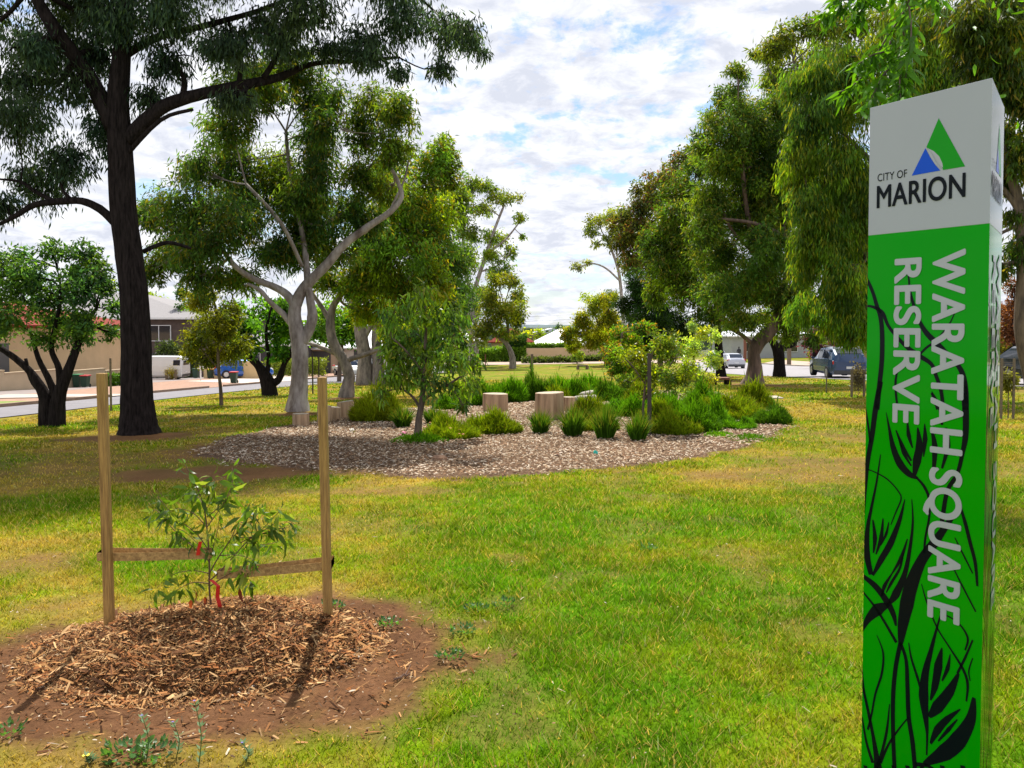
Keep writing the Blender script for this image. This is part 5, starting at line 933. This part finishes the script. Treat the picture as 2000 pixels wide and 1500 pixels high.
    if kind == 'wagon':
        w = MB()
        for s in (1, -1): w.tube([T(-L*.34, s*hw*.7, H+.0), T(-L*.3, s*hw*.7, H+.05), T(0, s*hw*.7, H+.06), T(L*.04, s*hw*.7, H+.0)], [.02]*4, 6)
        w.build('roof_rails', RIM, root)
    return root
def az(d): return math.radians(90-d)
p = at(1636,738); car('parked_wagon','dark blue wagon with lit red tail lamp on the right road',Vector((17.3,43.6,G(17.3,43.6)+.02)),az(5),paint('blue_paint',(.010,.045,.13),.1),'wagon',4.6,1.85,1.62)
p = at(1430,720); car('hatchback','silver white hatchback on the right road beyond the dark trunk',Vector((20.9,78,G(20.9,78)+.02)),az(2),paint('silver_paint',(.55,.57,.62)),'hatch',4.3,1.75,1.45)
p = at(1394,709); car('hatchback','white car further up the right road, half hidden by the shrub',Vector((25.2,101,G(25.2,101)+.02)),az(0),paint('white_car_paint',(.7,.7,.72),0),'hatch',4.2,1.75,1.45)
car('sedan','silver car cut by the right edge beyond the sign',Vector((27.2,42,G(27.2,42)+.02)),az(-160),paint('silver_paint_pale',(.6,.62,.66)),'hatch',4.4,1.8,1.45)
car('sedan','dark car at the right edge, nearer than the silver one',Vector((19.7,29.5,G(19.7,29.5)+.02)),az(170),paint('charcoal_paint',(.02,.025,.03)),'hatch',4.4,1.8,1.42)
p = at(360,741); v = Vector((p.x-2.2, p.y, p.z)); car('parked_van','white panel van parked side on behind the black trunk',Vector((v.x,v.y,G(v.x,v.y))),math.pi,paint('white_van_paint',(.68,.69,.70),0),'van',4.7,1.75,1.85)
p = at(468,740); car('parked_sedan','bright blue car behind the low cream wall',Vector((p.x,p.y+1,G(p.x,p.y+1)+.05)),az(70),paint('bright_blue_paint',(.01,.09,.42)),'hatch',4.3,1.75,1.45)
p = at(676,736); r_ = car('pickup_ute','old white pickup on the left road behind the curved gum',Vector((p.x,p.y+1,G(p.x,p.y+1)+.02)),az(150),paint('old_white_paint',(.60,.60,.55),0),'ute',4.4,1.65,1.38); r_.scale = (.9,.9,.9)
p = at(694,732); car('parked_wagon','dark wagon just behind the old white pickup',Vector((p.x+.3,p.y+3,G(p.x,p.y+3)+.02)),az(-5),paint('dark_wagon_paint',(.03,.04,.07)),'hatch',4.3,1.75,1.5)

def bin_(px, py, hpx, lid, label):
    b = at(px, py); k = b.y/F; h = hpx*k; root = empty('wheelie_bin', b, label, 'bin', 'wheelie bins along the left street'); m = MB(); w = h*.27; gz = b.z
    vs = [Vector((b.x+sx*w*f, b.y+sy*w*1.15*f, gz+z)) for z, f in ((.04,.78),(h*.9,1.0)) for sx, sy in ((-1,-1),(1,-1),(1,1),(-1,1))]
    m.add(vs, [(3,2,1,0),(4,5,6,7),(0,1,5,4),(1,2,6,5),(2,3,7,6),(3,0,4,7)]); m.build('body', plain('bin_green', (.012,.05,.03), .5), root, bevel=.03)
    l = MB(); l.add([Vector((b.x+sx*w*1.1, b.y+sy*w*1.3, gz+h*.9+z)) for z in (0.003,.06) for sx, sy in ((-1,-1),(1,-1),(1,1),(-1,1))], [(3,2,1,0),(4,5,6,7),(0,1,5,4),(1,2,6,5),(2,3,7,6),(3,0,4,7)]); l.build('lid', plain('bin_lid', lid, .5), root, bevel=.02)
    for s in (-1, 1):
        q = MB(); q.tube([(b.x+s*w*.7, b.y+w*1.1, gz+.1), (b.x+s*w*.85, b.y+w*1.1, gz+.1)], [.1, .1], 12); q.build('wheel', RUBBER, root)
for a in [(383,739,20,(.01,.06,.03),'all green bin, leftmost of three by the low cream wall'),(411,740,20,(.55,.25,.04),'bin with orange yellow lid against the low cream wall'),(457,749,24,(.5,.02,.02),'red lidded bin standing alone near the kerb'),
          (140,757,25,(.5,.35,.03),'yellow lidded bin, leftmost before the cream house'),(152,757,27,(.02,.22,.08),'green lidded bin in the middle of three before the cream house'),(167,757,25,(.5,.02,.03),'red lidded bin, right of three before the cream house')]: bin_(*a)
def letterbox():
    b = at(392,744); k = b.y/F; root = empty('letterbox', b, 'small white letterbox on a post before the low cream wall', 'letterbox'); m = MB(); m.box((b.x, b.y, b.z+.4), (.08,.08,.9)); m.build('post', WHITE, root); q = MB(); q.box((b.x, b.y, b.z+.95), (.42,.3,.24)); q.build('box', WHITE, root, bevel=.03)
letterbox()

# ------------------------------------------------------------------ buildings
def house(name, label, x0, x1, y0, y1, wallh, roofh, wall, roof, over=.5, z=None, openings=(), cat='house', zb=None, gable=False):
    zc = G((x0+x1)/2, y0) if z is None else z; root = empty(name, Vector(((x0+x1)/2, y0, zc)), label, cat); m = MB(); m.box(((x0+x1)/2, (y0+y1)/2, zc+wallh/2-.4), (x1-x0, y1-y0, wallh+.8)); m.build('wall', wall, root)
    X0, X1, Y0, Y1 = x0-over, x1+over, y0-over, y1+over; ze = zc+wallh+.002; r = MB(); hw = min(X1-X0, Y1-Y0)/2; ins = hw if not gable else .01
    if X1-X0 > Y1-Y0: r0 = (X0+ins, (Y0+Y1)/2); r1 = (X1-ins, (Y0+Y1)/2)
    else: r0 = ((X0+X1)/2, Y0+ins); r1 = ((X0+X1)/2, Y1-ins)
    vs = [(X0,Y0,ze),(X1,Y0,ze),(X1,Y1,ze),(X0,Y1,ze),(r0[0],r0[1],ze+roofh),(r1[0],r1[1],ze+roofh)]
    if X1-X0 > Y1-Y0: fs = [(0,1,5,4),(1,2,5),(2,3,4,5),(3,0,4)]
    else: fs = [(0,1,4),(1,2,5,4),(2,3,5),(3,0,4,5)]
    r.add(vs, fs+[(3,2,1,0)]); r.build('roof', roof, root)
    g = MB(); t = .12
    g.box(((X0+X1)/2, Y0-.03, ze-.06), (X1-X0, .06, .16)); g.box((X1+.03, (Y0+Y1)/2, ze-.06), (.06, Y1-Y0, .16)); g.box((X0-.03, (Y0+Y1)/2, ze-.06), (.06, Y1-Y0, .16)); g.build('gutter', WHITE if roof is not ROOFR else ROOFR, root)
    for (kind, a, b, c, d, side) in openings:   # a..b along the wall, c..d height
        w = MB(); mt = {'window': GLASS, 'door': DARKG, 'garage_door': DARKG, 'white_door': WHITE}[kind]
        if side == 's': w.box(((a+b)/2, y0-.03, zc+(c+d)/2), (b-a, .08, d-c))
        else: w.box((x1+.03, (a+b)/2, zc+(c+d)/2), (.08, b-a, d-c))
        o = w.build('window' if kind == 'window' else kind.replace('white_', ''), mt, root)
        if kind == 'window':
            fr = MB(); fz = zc
            if side == 's':
                for q in ((a, b, c-.06, c), (a, b, d, d+.06)): fr.box(((q[0]+q[1])/2, y0-.06, fz+(q[2]+q[3])/2), (q[1]-q[0]+.12, .1, .06))
                for q in (a-.03, (a+b)/2, b+.03): fr.box((q, y0-.062, fz+(c+d)/2), (.06, .1, d-c))
            else:
                for q in ((c-.06, c), (d, d+.06)): fr.box((x1+.06, (a+b)/2, fz+sum(q)/2), (.1, b-a+.12, .06))
                for q in (a-.03, (a+b)/2, b+.03): fr.box((x1+.062, q, fz+(c+d)/2), (.1, .06, d-c))
            f2 = fr.build('frame', WHITE, None); f2.data.transform(Matrix.Translation(-Vector(root.location))); f2.parent = o
    return root
# cream house with pinkish red roof: east wall seen behind the multi-stem tree
house('cream_house','cream house with red metal roof behind the multi stemmed tree',-40,-25.5,33,56,3.0,1.8,mat('cream_render',(.52,.38,.22),.85,.08,1.2),ROOFR,openings=[('door',40.5,41.4,.0,2.1,'e'),('window',-34,-32,.9,2.1,'s'),('window',54,55,.9,2.1,'e')])
house('two_storey_house','two storey brown house with grey tiled roof behind the van',-52,-27.5,72,92,5.4,2.6,mat('brown_brick',(.10,.07,.06),.9,.2,3),ROOFG,openings=[('window',-36,-34,3.4,4.7,'s'),('window',-32,-30,3.4,4.7,'s'),('garage_door',-33,-29,0,2.3,'s')])
house('grey_house','charcoal walled single storey house behind the low cream wall',-27.3,-20.5,78,92,2.9,1.5,plain('charcoal_render',(.07,.065,.075),.8),ROOFG,openings=[('window',-26,-24,.9,2.1,'s')])
house('garage_house','white roofed house with dark garage door left of the curved gum',-22.6,-18.2,84,98,2.6,1.5,mat('tan_render',(.50,.38,.26),.85,.08,1.2),ROOFW,openings=[('garage_door',-21.2,-18.6,0,2.3,'s')])
house('garage_house','white roofed house with grey garage door behind the pickup',-17.6,-12.6,86,100,2.6,1.9,mat('white_render',(.62,.58,.52),.85,.06,1.2),ROOFW,openings=[('garage_door',-16.6,-13.8,0,2.3,'s')])
house('weatherboard_house','pale weatherboard house partly hidden at the far left of the cross road',-11.5,-5,122,132,2.9,1.5,mat('pale_boards',(.5,.52,.5),.8,.08,3,stretch=(1,1,20)),ROOFW,openings=[('window',-8,-6.6,.9,2.1,'s')])
house('red_roof_house','cream house with red tiled hip roof beyond the hedge',-3.2,2.9,126,134,2.6,2.1,CREAM,ROOFR,openings=[('window',-1.5,0,.9,2.1,'s')])
house('white_roof_house','house with pale blue white hip roof behind the cream fence',3.3,12,124,136,2.0,2.5,CREAM,ROOFW,openings=[('window',5,6.5,.7,1.6,'s')])
house('distant_shed','far long white roofed shed on the plain',4,22,262,280,5.5,2.2,WHITE,ROOFW,cat='shed',gable=True,openings=[('door',8,10,0,3,'s'),('garage_door',12,16,0,4,'s')])
house('distant_shed','far blue grey shed right of the long white one',24,34,300,318,7,2,plain('blue_cladding',(.25,.35,.5),.6),ROOFW,cat='shed',gable=True,openings=[('garage_door',26,30,0,4,'s')])
house('far_street_house','pale house across the right road behind the pedestrian',30,42,112,124,3,1.6,mat('grey_render',(.35,.36,.38),.85,.08,1.2),ROOFW,openings=[('window',32,34,.9,2.1,'s'),('window',37,39,.9,2.1,'s')])
house('far_street_house','cream house across the right road behind the blue wagon',47,60,60,78,3,1.8,CREAM,ROOFG,openings=[('window',49,51,.9,2.1,'s'),('window',54,56,.9,2.1,'s')])
def wall(name, label, a, b, h, mt, ribs=0, cap=None, cat='wall', t=.14):
    a = Vector(a); b = Vector(b); n = max(2, int((b-a).length/3)); root = empty(name, Vector((a.x, a.y, G(a.x, a.y))), label, cat); m = MB(); d = (b-a).normalized(); ang = math.atan2(d.y, d.x)
    for i in range(n):
        p = a.lerp(b, i/n); q = a.lerp(b, (i+1)/n); c = (p+q)/2; z = G(c.x, c.y); m.box((c.x, c.y, z+h/2-.2), ((q-p).length-.002, t, h+.4), ang)
    m.build('panels', mt, root)
    c_ = MB()
    for i in range(n):
        p = a.lerp(b, i/n); q = a.lerp(b, (i+1)/n); c = (p+q)/2; z = G(c.x, c.y); c_.box((c.x, c.y, z+h+.03), ((q-p).length-.002, t+.06, .06), ang)
    c_.build('capping', cap or mt, root)
    if ribs:
        r = MB(); k = int((b-a).length/ribs)
        for i in range(k):
            p = a.lerp(b, (i+.5)/k); z = G(p.x, p.y); r.box((p.x+d.y*(t/2+.02), p.y-d.x*(t/2+.02), z+h/2), (.09, .04, h), ang)
        o = r.build('ribs', mt, root)
    return root
FEN = mat('cream_fence_metal',(.62,.46,.29),.6,.05,1)
wall('metal_fence','long cream ribbed metal fence along the far cross road',(2.0,112.6),(13.5,111),1.75,FEN,.4,cat='fence')
wall('low_wall','low cream rendered wall with bins in front',(-25.0,66.5),(-18.7,60.5),1.25,mat('cream_wall_paint',(.58,.43,.22),.85,.08,1))
wall('boundary_wall','low stepped cream wall before the cream house',(-25.3,36),(-22.5,50),.9,mat('cream_wall_pale',(.5,.39,.26),.85,.1,1),t=.2)
wall('metal_fence','tan fence across the right road behind the tree trunks',(36.5,97),(44,62),1.7,mat('tan_fence',(.30,.22,.11),.8,.15,1),.5,cat='fence')
def hedge(name, label, a, b, w, h, z0, col, n, lf=(.3,.16), cat='hedge'):
    rs = np.random.RandomState(n); a = np.array(a); b = np.array(b); t = rs.rand(n); P2 = a+(b-a)*t[:, None]; y = P2[:, 1]+(rs.rand(n)-.5)*w; x = P2[:, 0]; top = h*(.72+.5*fbm(x, y, 1.2, 4)); z = Gn(x, y)+z0+rs.rand(n)**.7*top
    P = np.stack([x, y, z], -1); D = nrm(rs.normal(size=(n,3))); V, f, C = leaves(P, D, nrm(np.cross(D, rs.normal(size=(n,3)))), lf[0]*(.6+.8*rs.rand(n)), lf[1]*(.6+.8*rs.rand(n)), np.array(col)*(.5+.9*rs.rand(n,1)))
    c = Vector((float(a[0]), float(a[1]), G(a[0], a[1]))); o = npmesh(name, V, f, LEAF, col=C); o.data.transform(Matrix.Translation(-c)); o.location = c; tag(o, label, cat)
hedge('hedge','leafy green hedge left of the cream metal fence',(-6.5,113.5),(1.9,113.5),2,2.0,0,(.15,.28,.025),9000)
hedge('fence_creeper','bright green creeper spilling over the fence top',(1.6,113.3),(9.5,113),1.0,.8,1.6,(.13,.24,.03),4200,cat='creeper')
hedge('round_bush','tall dark green rounded bush between hedge and fence',(-1.2,114),(2.0,114),2.4,3.6,0,(.05,.12,.02),6000,cat='bush')
for i,(a,b,lab) in enumerate([((1.3,105),(9,105),'low dotted row of bedding shrubs at the far lawn edge'),((9,108.5),(14.5,108.5),'dark low planting below the cream fence'),]): hedge('low_shrubs',lab,a,b,1.2,.8,0,(.08,.12,.03),2600,cat='shrubs')
hedge('street_shrubs','yellow green shrubs across the right road',(33.5,92),(36,84),2,2.4,0,(.16,.19,.02),3500,cat='shrubs')
hedge('street_shrubs','yellow green hedge behind the blue wagon',(43.8,62),(40,76),3,3.6,0,(.17,.18,.02),7000,cat='shrubs')
hedge('yard_shrubs','yellowish garden shrubs left of the first garage house',(-21,70),(-15.5,68),2,1.5,0,(.14,.19,.03),3800,lf=(.22,.12),cat='shrubs')
hedge('yard_shrubs','green plants at the foot of the cream house wall',(-22.2,45),(-21.8,47.5),1,.7,0,(.07,.17,.02),2400,lf=(.2,.08),cat='shrubs')
hedge('house_shrubs','dark garden shrubs in front of the two storey house',(-30,69.5),(-27,69.5),2,3,0,(.05,.08,.03),3500,lf=(.25,.14),cat='shrubs')
def hills():
    x = np.linspace(-3800, 3800, 400); top = -14+13*(.5+.9*fbm(x, x*0, 900, 3, 4)); V = []; 
    for i, a in enumerate(x): V += [(a, 4000, -25), (a, 4050, top[i]*.8), (a, 4300, top[i]), (a, 4900, -25)]
    i = np.arange(1600).reshape(400, 4); o = npmesh('hills', np.array(V), np.stack([i[:-1,:-1], i[:-1,1:], i[1:,1:], i[1:,:-1]], -1).reshape(-1,4), mat('hazed_hill_scrub',(.10,.14,.15),.95,.3,.01), smooth=True); tag(o, kind='structure')  # distance haze is put into the dull bluish scrub colour
    n = 9000; rs = np.random.RandomState(4); y = rs.uniform(420, 1800, n); xx = rs.uniform(-.7, .7, n)*y; b = np.stack([xx, y, Gn(xx, y)], -1); n2 = n
    D = nrm(rs.normal(size=(n,3))); V, f, C = leaves(b+np.stack([0*y, 0*y, rs.rand(n)*5], -1), D, nrm(np.cross(D, rs.normal(size=(n,3)))), 5+5*rs.rand(n), 4+4*rs.rand(n), np.array([.05,.075,.045])*(.6+.8*rs.rand(n,1)))
    o = npmesh('distant_woods', V, f, LEAF, col=C); tag(o, 'far off band of trees across the plain', 'woods', kind='stuff')
hills()
def wires():
    P = Vector((-30, 150, G(-30, 150)))
    for i, (z0, lab) in enumerate([(613, 'upper thin power line crossing the far sky'), (622, 'lower thin power line crossing the far sky')]):
        a = pt(700, z0+3, 150); b = pt(1260, z0-8, 150); m = MB(); m.tube([a.lerp(b, t/12)+Vector((0,0,-.9*math.sin(math.pi*t/12))) for t in range(13)], [.022]*13, 4); o = m.build('power_line', DARKG); o.data.transform(Matrix.Translation(-a)); o.location = a; tag(o, lab, 'cable', 'far power lines')
wires()
def person():
    b = at(1443, 704); k = 1.0; me = bpy.data.meshes.new('person'); J = [(0,0,.92),(0,0,1.15),(0,0,1.40),(0,0,1.52),(0,.0,1.66),(-.19,0,1.38),(-.25,.03,1.12),(-.22,-.08,.90),(.19,0,1.38),(.25,.03,1.12),(.2,-.1,.92),(-.1,0,.86),(-.11,-.06,.48),(-.12,.05,.07),(-.12,-.1,.03),(.1,0,.86),(.12,.03,.48),(.12,.12,.07),(.12,-.02,.03)]
    E_ = [(0,1),(1,2),(2,3),(3,4),(2,5),(5,6),(6,7),(2,8),(8,9),(9,10),(0,11),(11,12),(12,13),(13,14),(0,15),(15,16),(16,17),(17,18)]; R = [.13,.13,.15,.055,.095,.06,.045,.035,.06,.045,.035,.09,.06,.045,.04,.09,.06,.045,.04]
    me.from_pydata(J, E_, []); o = link(bpy.data.objects.new('person', me)); o.location = b; m = o.modifiers.new('s', 'SKIN')
    for v, r in zip(me.skin_vertices[0].data, R): v.radius = (r, r)
    me.skin_vertices[0].data[0].use_root = True; o.modifiers.new('d', 'SUBSURF').levels = 1; me.materials.append(plain('dark_clothes', (.03,.03,.04), .8)); tag(o, 'distant pedestrian in dark clothes on the right footpath', 'person')
    h = MB(); h.tube([b+Vector((0,.01,1.62)), b+Vector((0,.01,1.70)), b+Vector((0,.01,1.78))], [.10,.115,.05], 10); h.build('hair', plain('dark_hair', (.02,.015,.01), .7), o)
person()
